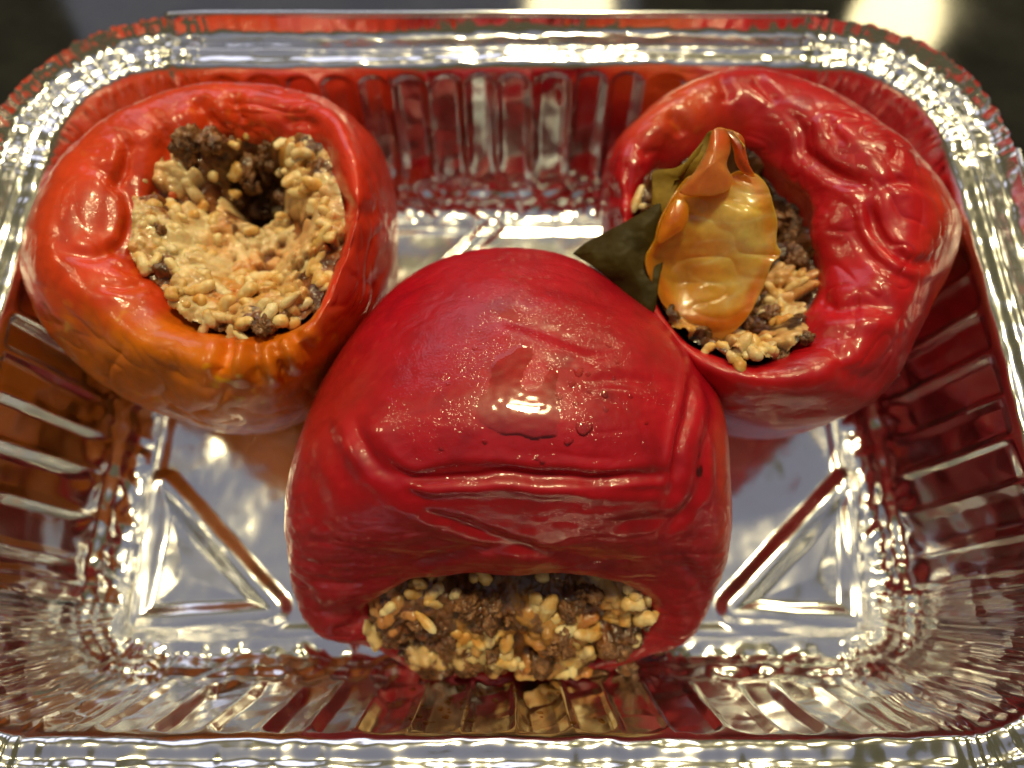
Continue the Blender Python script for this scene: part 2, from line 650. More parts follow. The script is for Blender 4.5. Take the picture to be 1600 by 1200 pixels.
# floor with pressed triangles
TRI = [[(222, 672), (160, 1022), (520, 1000)], [(1362, 672), (1378, 1018), (1060, 998)],
       [(880, 338), (1320, 338), (1310, 560)], [(700, 350), (300, 350), (300, 560)]]
TRI = [[tuple(un(x, y, 0.05)[:2]) for x, y in t] for t in TRI]
LOOP = [tuple(un(x, y, 0.05)[:2]) for x, y in ((770, 352), (640, 470))]
gx, gy = np.linspace(-TA, TA, 520), np.linspace(-TB, TB, 350)
XX, YY = np.meshgrid(gx, gy)
P2 = np.stack([XX, YY, np.zeros_like(XX)], -1)
H = 0.07 * fbm(P2, 0.33, 2, 51) + 0.035 * noise(P2, 0.75, 54) + 0.012 * fbm(P2, 1.4, 2, 53)
tl = np.full(XX.shape, -1)
for k, t in enumerate(TRI):
    wob = 0.02 * noise(P2, 1.2, 55 + k)
    sd = poly_sd(XX, YY, t)
    # rounded corners: distance to an inset triangle
    c = np.mean(t, 0)
    tin = [tuple(np.array(p) + (c - np.array(p)) * 0.42) for p in t]
    sdr = poly_sd(XX, YY, tin) + 0.40 + wob
    H += 0.13 * sstep(-0.08, 0.26, sdr) - 0.12 * sstep(0.34, 0.70, sdr) + 0.05 * sstep(0.5, 1.2, sdr)
    tl = np.where(sdr > -0.09, k, tl)
dl, al, sl = poly_dist(XX, YY, LOOP)
H += 0.09 * (1 - sstep(0.0, 0.12, np.abs(dl - 0.22)))
# edge ridge of the floor panel
ex = np.minimum(TA - np.abs(XX), TB - np.abs(YY))
H += 0.04 * sstep(0.75, 0.55, ex) * sstep(0.3, 0.5, ex)
q = np.maximum(np.abs(np.stack([XX, YY], -1)) - np.array([sx, sy]), 0)
offs = np.hypot(q[..., 0], q[..., 1]) - RC
VF = np.stack([XX, YY, np.maximum(H, -0.05)], -1)
fn = np.stack([-np.gradient(VF[..., 2], gx[1] - gx[0], axis=1), -np.gradient(VF[..., 2], gy[1] - gy[0], axis=0), np.ones_like(XX)], -1)
fn /= np.linalg.norm(fn, axis=-1, keepdims=True)
FF = grid_faces(350, 520, False)
keep = offs.ravel()[FF].max(1) < -0.12
ft = tl.ravel()[FF].max(1)
v, f, (nn,) = compact(VF.reshape(-1, 3), FF[keep & (ft < 0)], (fn.reshape(-1, 3),))
floor_part = obj('floor_panel', mesh('floor_panel', v, f, True, None, nn), FOIL, tray)
for k in range(4):
    v, f, (nn,) = compact(VF.reshape(-1, 3), FF[keep & (ft == k)], (fn.reshape(-1, 3),))
    obj('embossed_triangle', mesh('embossed_triangle', v, f, True, None, nn), FOIL, floor_part)


# ------------------------------------------------------------------ peppers
def sil_fit(G, poly, centre, rows, iters=3, inner=0.45):
    """push the outer body sideways until its outline has the traced shape"""
    poly = np.array(poly, float)
    c = np.array(centre, float)
    pa = np.arctan2(poly[:, 1] - c[1], poly[:, 0] - c[0])
    prr = np.hypot(poly[:, 1] - c[1], poly[:, 0] - c[0])
    o = np.argsort(pa)
    pa, prr = pa[o], prr[o]
    bins = 90
    ba = -math.pi + (np.arange(bins) + 0.5) * 2 * math.pi / bins
    target = np.interp(ba, pa, prr, period=2 * math.pi)
    for _ in range(iters):
        x, y, z = pr(G)
        a = np.arctan2(y - c[1], x - c[0])
        r = np.hypot(x - c[0], y - c[1])
        idx = ((a + math.pi) / (2 * math.pi) * bins).astype(int) % bins
        cur = np.full(bins, 1.0)
        m = np.zeros(G.shape[:2], bool)
        m[rows] = True
        np.maximum.at(cur, idx[m], r[m])
        ratio = target / cur
        for _s in range(2):
            ratio = (np.roll(ratio, 1) + 2 * ratio + np.roll(ratio, -1)) / 4
        rt = np.interp(a, ba, ratio, period=2 * math.pi)
        rc = np.interp(a, ba, cur, period=2 * math.pi)
        w = sstep(inner, 0.95, r / rc)
        k = (rt - 1) * w
        G = G + VR * ((x - c[0]) * k * z / FPX)[..., None] - VU * ((y - c[1]) * k * z / FPX)[..., None]
    G[..., 2] = np.maximum(G[..., 2], 0.05 + 0.0 * G[..., 2])
    return G


def ring_pepper(hole, hole_z, outer, outer_z, zeq, ztop, M, N, shrink=0.9):
    """a cored pepper standing up: hole and outline traced, cross-section swept between them"""
    hp = un(*np.array(hole, float).T, hole_z)
    ep = un(*np.array(outer, float).T, outer_z)
    hc = hp.mean(0)[:2]
    ec = ep[:, :2].mean(0)
    K = 36
    th = np.arange(K) / K * 2 * math.pi

    def polar(p, c):
        a = np.arctan2(p[:, 1] - c[1], p[:, 0] - c[0])
        r = np.hypot(p[:, 0] - c[0], p[:, 1] - c[1])
        o = np.argsort(a)
        rr = np.interp(th, a[o] % (2 * math.pi) if False else a[o], r[o], period=2 * math.pi)
        return rr
    Hh, Ee = polar(hp, hc) * shrink, polar(ep, ec)
    cs = np.stack([np.cos(th), np.sin(th)], -1)
    Hh = Hh * (1 + 0.05 * noise1(th * 2.2, 1.0, 77 + hc[0]) + 0.03 * np.sin(7 * th + hc[0]))
    HP = hc + cs * Hh[:, None]
    EP = ec + cs * Ee[:, None]
    zt = ztop(th)
    ze = zeq(th)
    rings = []

    def add(xy, z):
        rings.append(np.concatenate([xy, (np.zeros(K) + z)[:, None]], -1))
    for k, z in ((0.02, 0.1), (0.35, 0.06), (0.66, 0.22), (0.86, 0.95)):
        add(ec + (EP - ec) * k, z)
    add(ec + (EP - ec) * 0.97, 0.55 * ze)
    add(EP, ze)
    for k, f in ((0.12, 0.52), (0.30, 0.88), (0.50, 1.0), (0.76, 0.90)):
        add(EP + (HP - EP) * k, ze + (zt - ze) * f)
    add(HP, ze + (zt - ze) * 0.56)
    add(hc + (HP - hc) * 0.97, zt - 1.5)
    add(hc + (HP - hc) * 0.96, np.minimum(zt - 2.6, 2.4))
    add(hc + (HP - hc) * 0.9, 1.2)
    R = np.array(rings)
    G = catmull(R, M)
    G = np.swapaxes(catmull(np.swapaxes(G, 0, 1), N, True), 0, 1)
    return G, hc, ec


def facing(G, n):
    v = G - CAMP
    v /= np.linalg.norm(v, axis=-1, keepdims=True)
    return sstep(-0.05, 0.25, -(v * n).sum(-1))


def outward(G):
    n = grid_normals(G)
    m = G.shape[0] // 3
    c = G[m].mean(0)
    if ((G[m] - c) * n[m]).sum() < 0:
        n = -n
    return n


def creases(G, n, items, amp=1.0):
    """items: (polyline px, half width px, depth cm (+ groove), ridge share on the lower side)"""
    x, y, z = pr(G)
    f = facing(G, n)
    d = np.zeros(x.shape)
    x = x + 5 * noise(G, 1.4, 91)
    y = y + 5 * noise(G, 1.4, 92)
    for pts, wd, dep, rid in items:
        pts = np.array(pts, float)
        if len(pts) > 2:
            pts = catmull(pts, 4 * len(pts))
        lo, hi = pts.min(0) - 5 * wd, pts.max(0) + 5 * wd
        m = (x > lo[0]) & (x < hi[0]) & (y > lo[1]) & (y < hi[1]) & (f > 0)
        q, al, side = poly_dist(x[m], y[m], pts)
        end = 0.10 + 0.90 * sstep(0, 0.28, al) * (1 - sstep(0.72, 1, al))
        g = np.exp(-(q / wd) ** 2)
        r = np.exp(-((q - 2.1 * wd) / (1.2 * wd)) ** 2)
        d[m] += end * dep * (-g + rid * r * (0.75 + 0.25 * side))
    return G + n * (d * f * amp)[..., None]


def wrinkle(G, n, amt, seed, fine=1.0, fold=0.07):
    P = G
    warp = np.stack([noise(P, 0.6, seed + 1), noise(P, 0.6, seed + 2), noise(P, 0.6, seed + 3)], -1) * 0.7
    big = 0.11 * noise(P, 0.42, seed) + 0.05 * noise(P, 0.9, seed + 4)
    mask = sstep(-0.1, 0.45, noise(P, 0.38, seed + 9))
    wr = (ridged(P + warp, 0.75, seed + 5) ** 3 * fold + ridged(P + warp, 1.7, seed + 6) ** 2 * 0.028 * fine) * (0.25 + mask)
    m2 = sstep(0.0, 0.35, noise(P, 0.75, seed + 10))
    tiny = fine * ((0.012 * noise(P + warp * 0.3, 3.4, seed + 8) - 0.007 * ridged(P + warp * 0.6, 3.0, seed + 11) ** 2) * (0.2 + m2) + 0.005 * noise(P, 9.0, seed + 12) * (0.3 + m2))
    return G + n * (amt * (big - wr) + tiny)[..., None]


def finish_pepper(nm, G, colr, grain, mat, parent):
    M, N = G.shape[:2]
    c = np.concatenate([colr, grain[..., None]], -1)
    F = grid_faces(M, N)
    me = mesh(nm, G, F, True, c)
    o = obj(nm, me, mat, parent)
    return o


def lerp3(a, b, t):
    return np.asarray(a) * (1 - t[..., None]) + np.asarray(b) * t[..., None]


def blotch(c, G, seed):
    """uneven colour of roasted skin: paler orange flecks and darker bruises"""
    c = c * (1 + 0.20 * noise(G, 0.9, seed) + 0.14 * noise(G, 2.6, seed + 1) + 0.10 * noise(G, 7.0, seed + 2))[..., None]
    fl = sstep(0.28, 0.5, noise(G, 5.0, seed + 3)) * sstep(0.0, 0.4, noise(G, 0.8, seed + 4))
    c = lerp3(c, c * np.array((1.12, 2.6, 1.2)), fl * 0.6)
    dk = sstep(0.30, 0.55, noise(G, 1.5, seed + 5))
    return np.clip(lerp3(c, c * np.array((0.66, 0.6, 0.8)), dk * 0.5), 0, 1)


# --- left pepper
OUT_A = [(30, 420), (33, 370), (55, 300), (95, 240), (150, 190), (215, 160), (290, 138), (370, 128), (450, 135), (510, 152), (560, 190), (595, 235),
         (615, 290), (624, 350), (624, 410), (615, 470), (590, 530), (550, 590), (500, 640), (450, 672), (390, 684), (330, 678), (260, 650), (195, 622), (130, 575), (80, 525), (45, 475)]
HOLE_A = [(212, 395), (222, 340), (250, 285), (285, 235), (330, 208), (390, 198), (450, 210), (505, 240), (540, 300), (552, 370), (545, 430), (520, 480),
          (475, 520), (410, 545), (345, 535), (290, 505), (245, 460)]
GA, hcA, ecA = ring_pepper(HOLE_A, 4.5, OUT_A, 3.6, lambda t: 3.3 + 0.35 * np.sin(t) - 0.35 * np.cos(t), lambda t: 5.35 + 0.25 * np.sin(t) + 0.1 * np.cos(2 * t) + 0.1 * np.sin(3 * t + 1), 400, 620, 0.85)
GA = sil_fit(GA, OUT_A, (330, 410), slice(0, 255))
nA = outward(GA)
GA = wrinkle(GA, nA, 0.9, 101, 0.9, 0.05)
nA = outward(GA)
CA = [([(100, 260), (160, 265), (200, 310), (195, 370), (160, 400), (115, 395), (85, 370)], 9, 0.06, 0.5),
      ([(170, 200), (200, 230), (195, 270), (175, 300)], 10, 0.10, 0.4), ([(215, 165), (255, 200), (262, 250), (240, 320), (205, 380)], 12, 0.10, 0.5),
      ([(300, 150), (320, 175), (335, 205)], 11, 0.13, 0.5), ([(365, 140), (372, 175), (385, 200)], 11, 0.13, 0.5), ([(440, 200), (470, 190), (500, 205)], 10, 0.09, 0.4),
      ([(335, 600), (352, 560), (362, 520)], 12, 0.17, 0.5), ([(408, 610), (400, 565), (400, 530)], 11, 0.18, 0.5), ([(455, 600), (435, 560), (425, 535)], 10, 0.16, 0.5),
      ([(495, 560), (470, 540), (455, 520)], 10, 0.1, 0.5), ([(150, 440), (200, 450), (240, 440)], 9, 0.06, 0.5), ([(160, 380), (195, 395), (220, 385)], 8, 0.05, 0.5),
      ([(60, 470), (75, 500), (105, 510)], 7, 0.04, 0.6), ([(520, 300), (560, 330), (600, 330)], 14, 0.06, 0.4), ([(230, 560), (330, 600), (430, 610)], 20, 0.04, 0.5)]
GA = creases(GA, nA, CA)
xa, ya, _ = pr(GA)
t_or = sstep(430, 560, ya + 40 * noise(GA, 0.6, 131) + 45 * noise(GA * [1.6, 1.6, 0.6], 1.6, 132)) * (1 - sstep(430, 580, xa) * 0.75)
t_lt = sstep(330, 120, xa) * 0.5
t_rd = sstep(360, 480, xa - 0.35 * (ya - 200) + 40 * noise(GA, 0.5, 133))
cA = lerp3((0.62, 0.048, 0.008), (0.62, 0.150, 0.004), np.clip(t_or, 0, 1))
cA = lerp3(cA, (0.60, 0.030, 0.014), t_rd * (1 - t_or) * 0.8)
cA = blotch(cA, GA, 135)
rowsA = np.repeat(np.linspace(0, 1, GA.shape[0])[:, None], GA.shape[1], 1)
cA = lerp3(cA, (0.50, 0.11, 0.03), sstep(0.74, 0.80, rowsA) * 0.8)
pepA = thing('stuffed_pepper', 'orange-red stuffed pepper on the left, its open top full of rice', 'stuffed pepper')
finish_pepper('pepper_skin', GA, cA, 0.35 + 0.65 * sstep(0, 0.4, noise(GA, 0.8, 137)), SKIN, pepA)

# --- right pepper
OUT_B = [(935, 300), (940, 265), (960, 225), (985, 195), (1020, 165), (1060, 138), (1110, 112), (1160, 104), (1215, 108), (1270, 128), (1330, 160), (1390, 200), (1440, 238),
         (1475, 280), (1496, 320), (1503, 350), (1498, 390), (1480, 430), (1455, 480), (1435, 530), (1415, 575), (1380, 615), (1320, 650), (1260, 672), (1200, 683), (1140, 676),
         (1080, 650), (1020, 590), (975, 520), (950, 440), (938, 370)]
HOLE_B = [(985, 350), (992, 310), (1010, 272), (1045, 240), (1090, 215), (1140, 205), (1185, 225), (1225, 265), (1255, 310), (1275, 350), (1288, 400), (1292, 450), (1285, 495),
          (1262, 535), (1225, 568), (1170, 588), (1110, 580), (1050, 540), (1010, 470), (988, 410)]
GB, hcB, ecB = ring_pepper(HOLE_B, 4.3, OUT_B, 3.5, lambda t: 3.3 + 0.4 * np.cos(t) + 0.1 * np.sin(t), lambda t: 5.0 + 0.55 * np.cos(t - 0.5) + 0.1 * np.sin(3 * t), 400, 620)
GB = sil_fit(GB, OUT_B, (1210, 400), slice(0, 255))
nB = outward(GB)
GB = wrinkle(GB, nB, 0.95, 203, 0.9, 0.03)
nB = outward(GB)
CB = [([(1215, 165), (1250, 200), (1260, 240), (1300, 270), (1340, 285), (1365, 300)], 10, 0.12, 0.5),
      ([(1365, 300), (1362, 330), (1375, 370), (1410, 400), (1450, 410), (1480, 385)], 9, 0.12, 0.5),
      ([(1365, 300), (1400, 285), (1440, 290), (1475, 310)], 9, 0.08, 0.4), ([(1290, 175), (1300, 205), (1330, 230)], 8, 0.06, 0.4),
      ([(1330, 345), (1360, 400), (1400, 430), (1440, 440)], 8, 0.05, 0.5), ([(1270, 465), (1310, 480), (1360, 475), (1420, 485)], 13, 0.16, 0.6),
      ([(1120, 110), (1135, 140), (1130, 165)], 10, 0.12, 0.4), ([(1170, 110), (1200, 140), (1215, 165)], 9, 0.10, 0.5), ([(1040, 170), (1060, 190), (1065, 215)], 12, 0.12, 0.5),
      ([(985, 215), (1005, 235), (1020, 250)], 12, 0.10, 0.5), ([(945, 300), (965, 305), (985, 300)], 12, 0.08, 0.4), ([(1380, 200), (1400, 225), (1395, 260)], 7, 0.05, 0.4),
      ([(1300, 560), (1340, 590), (1390, 590)], 14, 0.06, 0.5), ([(1180, 620), (1250, 640), (1320, 630)], 14, 0.05, 0.5)]
GB = creases(GB, nB, CB, 0.7)
xb, yb, _ = pr(GB)
cB = np.zeros(GB.shape) + (0.44, 0.006, 0.012)
cB = lerp3(cB, (0.58, 0.07, 0.01), sstep(1170, 1060, xb + 60 * noise(GB, 0.8, 231)) * sstep(260, 150, yb) * 0.9)
cB = lerp3(cB, (0.55, 0.06, 0.01), sstep(1420, 1500, xb + 30 * noise(GB, 0.9, 232)) * 0.7)
cB = blotch(cB, GB, 235)
rowsB = np.repeat(np.linspace(0, 1, GB.shape[0])[:, None], GB.shape[1], 1)
cB = lerp3(cB, (0.42, 0.03, 0.015), sstep(0.76, 0.82, rowsB) * 0.8)
pepB = thing('stuffed_pepper', 'deep red wrinkled stuffed pepper on the right with an orange lid piece in its opening', 'stuffed pepper')
finish_pepper('pepper_skin', GB, cB, 0.5 + 0.5 * sstep(0.0, 0.3, noise(GB, 0.7, 237)), SKIN, pepB)

PUD = [(770, 565), (790, 548), (815, 540), (832, 552), (822, 575), (812, 600), (828, 612), (850, 598), (862, 575), (872, 585), (868, 615), (876, 650), (868, 680), (840, 686), (800, 680),
       (760, 668), (742, 650), (748, 625), (764, 605)]

# --- front pepper, lying on its side with the opening to the front
RC_ = [((1.75, 2.6), (1.70, 2.5), 0.03), ((1.80, 3.6), (1.3, 1.2), 1.7), ((1.55, 4.5), (0.7, 0.45), 2.7), ((0.95, 5.0), (-0.3, 0.1), 3.4), ((0.0, 5.5), (-1.6, 0.05), 3.9),
       ((-1.3, 5.8), (-2.9, 0.05), 4.1), ((-2.4, 5.85), (-3.9, 0.05), 4.15), ((-3.22, 5.45), (-4.7, 0.06), 4.1), ((-3.80, 4.72), (-5.2, 0.08), 3.95), ((-4.12, 3.95), (-5.65, 0.1), 3.6),
       ((-4.28, 3.35), (-5.82, 0.26), 3.15), ((-4.10, 3.05), (-5.78, 0.68), 2.72), ((-3.6, 3.15), (-5.4, 0.62), 2.6), ((-2.4, 3.3), (-4.0, 0.5), 2.5)]
K = 32
th = np.arange(K) / K * 2 * math.pi
rings = []
for k, (tp, bt, w) in enumerate(RC_):
    ex = 2.35 if k < 10 else 2.1
    cx_ = np.sign(np.cos(th)) * np.abs(np.cos(th)) ** (2 / ex)
    sz_ = np.sign(np.sin(th)) * np.abs(np.sin(th)) ** (2 / ex)
    x = 0.25 + w * cx_
    y = (tp[0] + bt[0]) / 2 + (tp[0] - bt[0]) / 2 * sz_
    z = (tp[1] + bt[1]) / 2 + (tp[1] - bt[1]) / 2 * sz_
    rings.append(np.stack([x, y, z], -1))
RG = np.array(rings)
for k in range(9, 14):                       # ragged, sagging lip
    RG[k, :, 2] += 0.16 * noise1(th * 2.1, 1.0, 61) * np.maximum(0, np.sin(th)) - 0.10 * np.maximum(0, np.sin(th)) * np.abs(np.cos(th)) * 2
    RG[k, :, 1] += 0.12 * noise1(th * 2.9, 1.0, 62)
GC = catmull(RG, 440)
GC = np.swapaxes(catmull(np.swapaxes(GC, 0, 1), 720, True), 0, 1)
OUT_C = [(790, 385), (840, 389), (885, 400), (930, 420), (980, 452), (1030, 490), (1070, 530), (1100, 575), (1122, 620), (1134, 670), (1141, 730), (1143, 800), (1138, 860),
         (1125, 915), (1105, 965), (1065, 1012), (1000, 1030), (900, 1050), (800, 1062), (700, 1052), (620, 1030), (560, 1012), (515, 1008), (482, 975), (460, 930), (446, 870), (442, 810), (450, 740), (468, 680),
         (492, 620), (530, 555), (575, 495), (620, 450), (670, 415), (730, 392)]
CUT = 317
GC = sil_fit(GC, OUT_C, (800, 730), slice(0, CUT), 4, 0.5)
nC = outward(GC)
xc, yc, _ = pr(GC)
calm = 1 - 0.65 * sstep(330, 150, np.hypot(xc - 820, (yc - 610) * 1.3)) * facing(GC, nC)
P = GC
GC = GC + nC * ((0.09 * noise(P, 0.4, 301) + 0.03 * noise(P, 0.9, 303)) * calm)[..., None]
CC = [([(548, 640), (565, 690), (600, 735), (650, 775), (700, 790)], 12, 0.10, 0.5),
      ([(590, 690), (615, 730), (650, 748), (720, 745), (800, 742), (880, 748), (960, 750), (1030, 742), (1062, 728)], 9, 0.13, 0.6),
      ([(640, 740), (720, 728), (800, 732)], 8, 0.06, 0.5),
      ([(900, 765), (980, 768), (1050, 762)], 7, 0.05, 0.5), ([(930, 835), (990, 815), (1050, 810), (1090, 790)], 11, 0.05, 0.5),
      ([(1085, 560), (1078, 620), (1066, 680), (1056, 740), (1040, 785)], 7, 0.08, 0.6), ([(1105, 590), (1110, 650), (1100, 720), (1090, 770), (1060, 810), (1020, 860)], 8, 0.06, 0.7),
      ([(1115, 640), (1122, 700), (1120, 770)], 7, 0.07, 0.4), ([(1040, 500), (1085, 560), (1115, 640)], 9, 0.05, 0.5),
      ([(760, 492), (820, 505), (900, 535), (980, 545)], 11, 0.05, 0.5), ([(820, 450), (900, 455), (970, 480)], 12, 0.05, 0.4), ([(900, 595), (980, 590), (1050, 600)], 9, 0.035, 0.5),
      ([(780, 430), (850, 425), (920, 440)], 12, 0.04, 0.4),
      ([(480, 900), (540, 915), (620, 905)], 10, 0.05, 0.5), ([(490, 960), (540, 950), (590, 925)], 9, 0.07, 0.5), ([(520, 990), (560, 965), (600, 940)], 8, 0.06, 0.5),
      ([(560, 860), (640, 870), (700, 875)], 11, 0.05, 0.5), ([(860, 870), (940, 870), (1030, 900)], 11, 0.06, 0.5),
      ([(600, 905), (680, 872), (760, 856), (850, 862), (950, 884), (1040, 925)], 8, 0.06, 0.5), ([(640, 795), (700, 812), (790, 842), (850, 862)], 8, 0.07, 0.5),
      ([(1050, 870), (1090, 900), (1100, 940)], 10, 0.06, 0.5), ([(470, 720), (500, 780), (510, 850)], 18, 0.05, 0.4), ([(500, 650), (530, 720), (550, 790)], 16, 0.05, 0.4)]
nC = outward(GC)
GC = creases(GC, nC, CC, 0.8)
nC = outward(GC)
GC_PRE = GC
P = GC
lower = sstep(760, 860, yc)
side_ = sstep(600, 480, xc)
GC = GC + nC * (-0.022 * ridged(P * [0.5, 1.2, 1.2], 0.8, 311) ** 3 * (0.2 + 0.6 * lower + 0.3 * side_) - 0.005 * ridged(P * [0.5, 1.5, 1.6], 2.0, 312) ** 2 * (0.2 + lower)
                + 0.007 * noise(P * [0.6, 1.6, 1.6], 3.6, 315) * (0.35 + lower + 0.6 * side_) + 0.004 * noise(P, 9.0, 316)
                - 0.012 * ridged(P * [0.45, 1.6, 1.6], 1.6, 317) ** 4 * sstep(0.0, 0.4, noise(P, 0.6, 318)))[..., None]
GC[..., 2] = np.maximum(GC[..., 2], 0.06)
nC = outward(GC)
xc, yc, zc = pr(GC)
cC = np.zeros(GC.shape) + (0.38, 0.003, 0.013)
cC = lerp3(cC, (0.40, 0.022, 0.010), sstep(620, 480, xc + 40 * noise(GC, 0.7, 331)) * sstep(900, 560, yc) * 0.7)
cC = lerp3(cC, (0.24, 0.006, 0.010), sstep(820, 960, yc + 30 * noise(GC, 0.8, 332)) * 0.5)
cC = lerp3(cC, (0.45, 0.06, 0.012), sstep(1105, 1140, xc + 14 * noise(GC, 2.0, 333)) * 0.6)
cC = blotch(cC, GC, 335)
pud_px = poly_sd(xc, yc, catmull(np.array(PUD, float), 4 * len(PUD), True))
grainC = sstep(3, -5, pud_px) * sstep(820, 700, yc) * (0.25 + 0.75 * sstep(520, 700, xc + 60 * noise(GC, 0.6, 337)))
pepC = thing('stuffed_pepper', 'large dark red stuffed pepper in front, lying with its opening towards the viewer', 'stuffed pepper')
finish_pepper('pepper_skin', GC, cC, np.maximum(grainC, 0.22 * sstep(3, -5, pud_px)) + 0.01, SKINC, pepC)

# oil lying on the front pepper



def film(name, poly, lift, edge, parent):
    x, y, z = xc, yc, zc
    sd = poly_sd(x + 5 * noise(GC, 3.5, 341), y + 5 * noise(GC, 3.5, 342), catmull(np.array(poly, float), 4 * len(poly), True))
    fac = facing(GC, nC) > 0.2
    base = GC_PRE
    h = lift * (0.45 * np.sqrt(sstep(-edge * 0.4, edge, sd)) + 0.55 * sstep(0, 60, pud_px)) - 0.006
    V = (base + nC * h[..., None]).reshape(-1, 3)
    F = grid_faces(*GC.shape[:2])
    ok = (sd > -edge * 0.4) & fac
    ok[:20] = False
    ok[CUT:] = False
    k = ok.ravel()[F].all(1)
    v, f, _ = compact(V, F[k])
    return obj(name, mesh(name, v, f), OIL, parent)


film('oil_film', PUD, 0.04, 8, pepC)
DROPS = [(905, 580, 9), (893, 600, 6), (912, 668, 13), (888, 690, 8), (845, 722, 5), (838, 716, 4), (950, 540, 6), (945, 617, 6), (1093, 735, 12), (1092, 712, 5), (1094, 690, 4), (740, 545, 5),
         (920, 583, 5), (860, 575, 5), (875, 618, 6), (880, 545, 4), (965, 565, 4), (755, 690, 4), 
         (945, 640, 5), (985, 620, 4), (1010, 660, 4), (700, 600, 4), (690, 700, 4), (960, 590, 4), (900, 630, 6), (920, 610, 5)]
flat = GC[:CUT].reshape(-1, 3)
fx, fy, fnn = xc[:CUT].ravel(), yc[:CUT].ravel(), nC[:CUT].reshape(-1, 3)
fface = facing(GC, nC)[:CUT].ravel()


def dome_mesh(name, seed):
    A, R = 12, 5
    V, F = [], []
    r = np.random.default_rng(seed)
    ph = r.uniform(0, 6.28, 3)
    for k in range(R):
        e = k / R * math.pi / 2
        for j in range(A):
            a = j / A * 2 * math.pi
            w = 1 + 0.12 * math.sin(2 * a + ph[0]) + 0.08 * math.sin(3 * a + ph[1])
            V.append((math.cos(e) * math.cos(a) * w, math.cos(e) * math.sin(a) * w, 0.30 * math.sin(e) - 0.05))
    V.append((0, 0, 0.25))
    F = [tuple(q) for q in grid_faces(R, A)] + [((R - 1) * A + j, (R - 1) * A + (j + 1) % A, R * A) for j in range(A)]
    me = bpy.data.meshes.new(name)
    me.from_pydata([tuple(np.array(v) * CM) for v in V], [], F)
    me.polygons.foreach_set('use_smooth', np.ones(len(me.polygons), bool))
    return me


DOME = [dome_mesh('oil_droplet', s) for s in range(4)]
for i, (px, py, rp) in enumerate(DROPS):
    dd = (fx - px) ** 2 + (fy - py) ** 2 + 1e6 * (fface < 0.3)
    j = int(np.argmin(dd))
    me = DOME[i % 4]
    o = obj('oil_droplet', me, OIL, pepC, Vector(flat[j] * CM))
    o.rotation_euler = Vector(fnn[j]).to_track_quat('Z', 'Y').to_euler()
    r = rp / 100.0
    o.scale = (r, r * rng.uniform(0.8, 1.2), r)


# ------------------------------------------------------------------ fillings
def grain_mesh(name, seed, length, width, n_lobe=1):
    r = np.random.default_rng(seed)
    A, R = 8, 9
    V = []
    bend = r.uniform(-0.25, 0.25)
    for k in range(R):
        u = -1 + 2 * (k + 0.5) / R
        rad = width * (1 - abs(u) ** 3.4) ** 0.5 * (1 + 0.10 * math.sin(3 * u + r.uniform(0, 6)))
        for j in range(A):
            a = j / A * 2 * math.pi
            w = rad * (1 + 0.12 * r.normal() * 0.6)
            V.append((u * length, w * math.cos(a) + bend * length * (u * u - 0.4), w * math.sin(a) * 0.85))
    V += [(-length * 1.01, bend * length * 0.6, 0), (length * 1.01, bend * length * 0.6, 0)]
    F = [tuple(int(i) for i in q[::-1]) for q in grid_faces(R, A)]
    F += [(j, (j + 1) % A, R * A)[::1] for j in range(A)] + [((R - 1) * A + (j + 1) % A, (R - 1) * A + j, R * A + 1) for j in range(A)]
    me = bpy.data.meshes.new(name)
    me.from_pydata([tuple(np.array(v) * CM) for v in V], [], F)
    me.polygons.foreach_set('use_smooth', np.ones(len(me.polygons), bool))
    return me


def lump_mesh(name, seed, mat, sub=4, rough=0.45):
    import bmesh
    bm = bmesh.new()
    bmesh.ops.create_icosphere(bm, subdivisions=sub, radius=1.0)
    V = np.array([v.co for v in bm.verts])
    s = np.random.default_rng(seed).uniform(0.65, 1.15, 3)
    d = 1 + rough * (noise(V, 1.1, seed) + 0.7 * noise(V, 2.6, seed + 1) + 0.6 * noise(V, 5.5, seed + 2))
    V = V * d[:, None] * s
    for v, p in zip(bm.verts, V):
        v.co = Vector(p * CM)
    for f in bm.faces:
        f.smooth = True
    me = bpy.data.meshes.new(name)
    bm.to_mesh(me)
    bm.free()
    me.materials.append(mat)
    return me


RICEM = [grain_mesh('rice_grain', 500 + k, 0.14 + 0.035 * (k % 4), 0.092 + 0.010 * (k % 3)) for k in range(9)]
for m_ in RICEM:
    m_.materials.append(RICE)
MEATM = [lump_mesh('meat_crumb', 600 + k, MEAT) for k in range(7)]
TOMM = [lump_mesh('tomato_piece', 640 + k, TOMATO, 3, 0.25) for k in range(3)]


def put(name, me, parent, p, n, size, flatn=0.6, lean=0.5):
    o = obj(name, me, None, parent, Vector(np.asarray(p) * CM))
    n = Vector(n).normalized()
    q = n.to_track_quat('Z', 'Y')
    spin = Matrix.Rotation(rng.uniform(0, 6.283), 3, 'Z') @ Matrix.Rotation(rng.normal() * lean, 3, 'Y') @ Matrix.Rotation(rng.normal() * 0.5, 3, 'X')
    o.rotation_euler = (q.to_matrix() @ spin).to_euler()
    o.scale = (size * rng.uniform(0.85, 1.15), size * rng.uniform(0.85, 1.15), size * rng.uniform(0.85, 1.15))
    return o


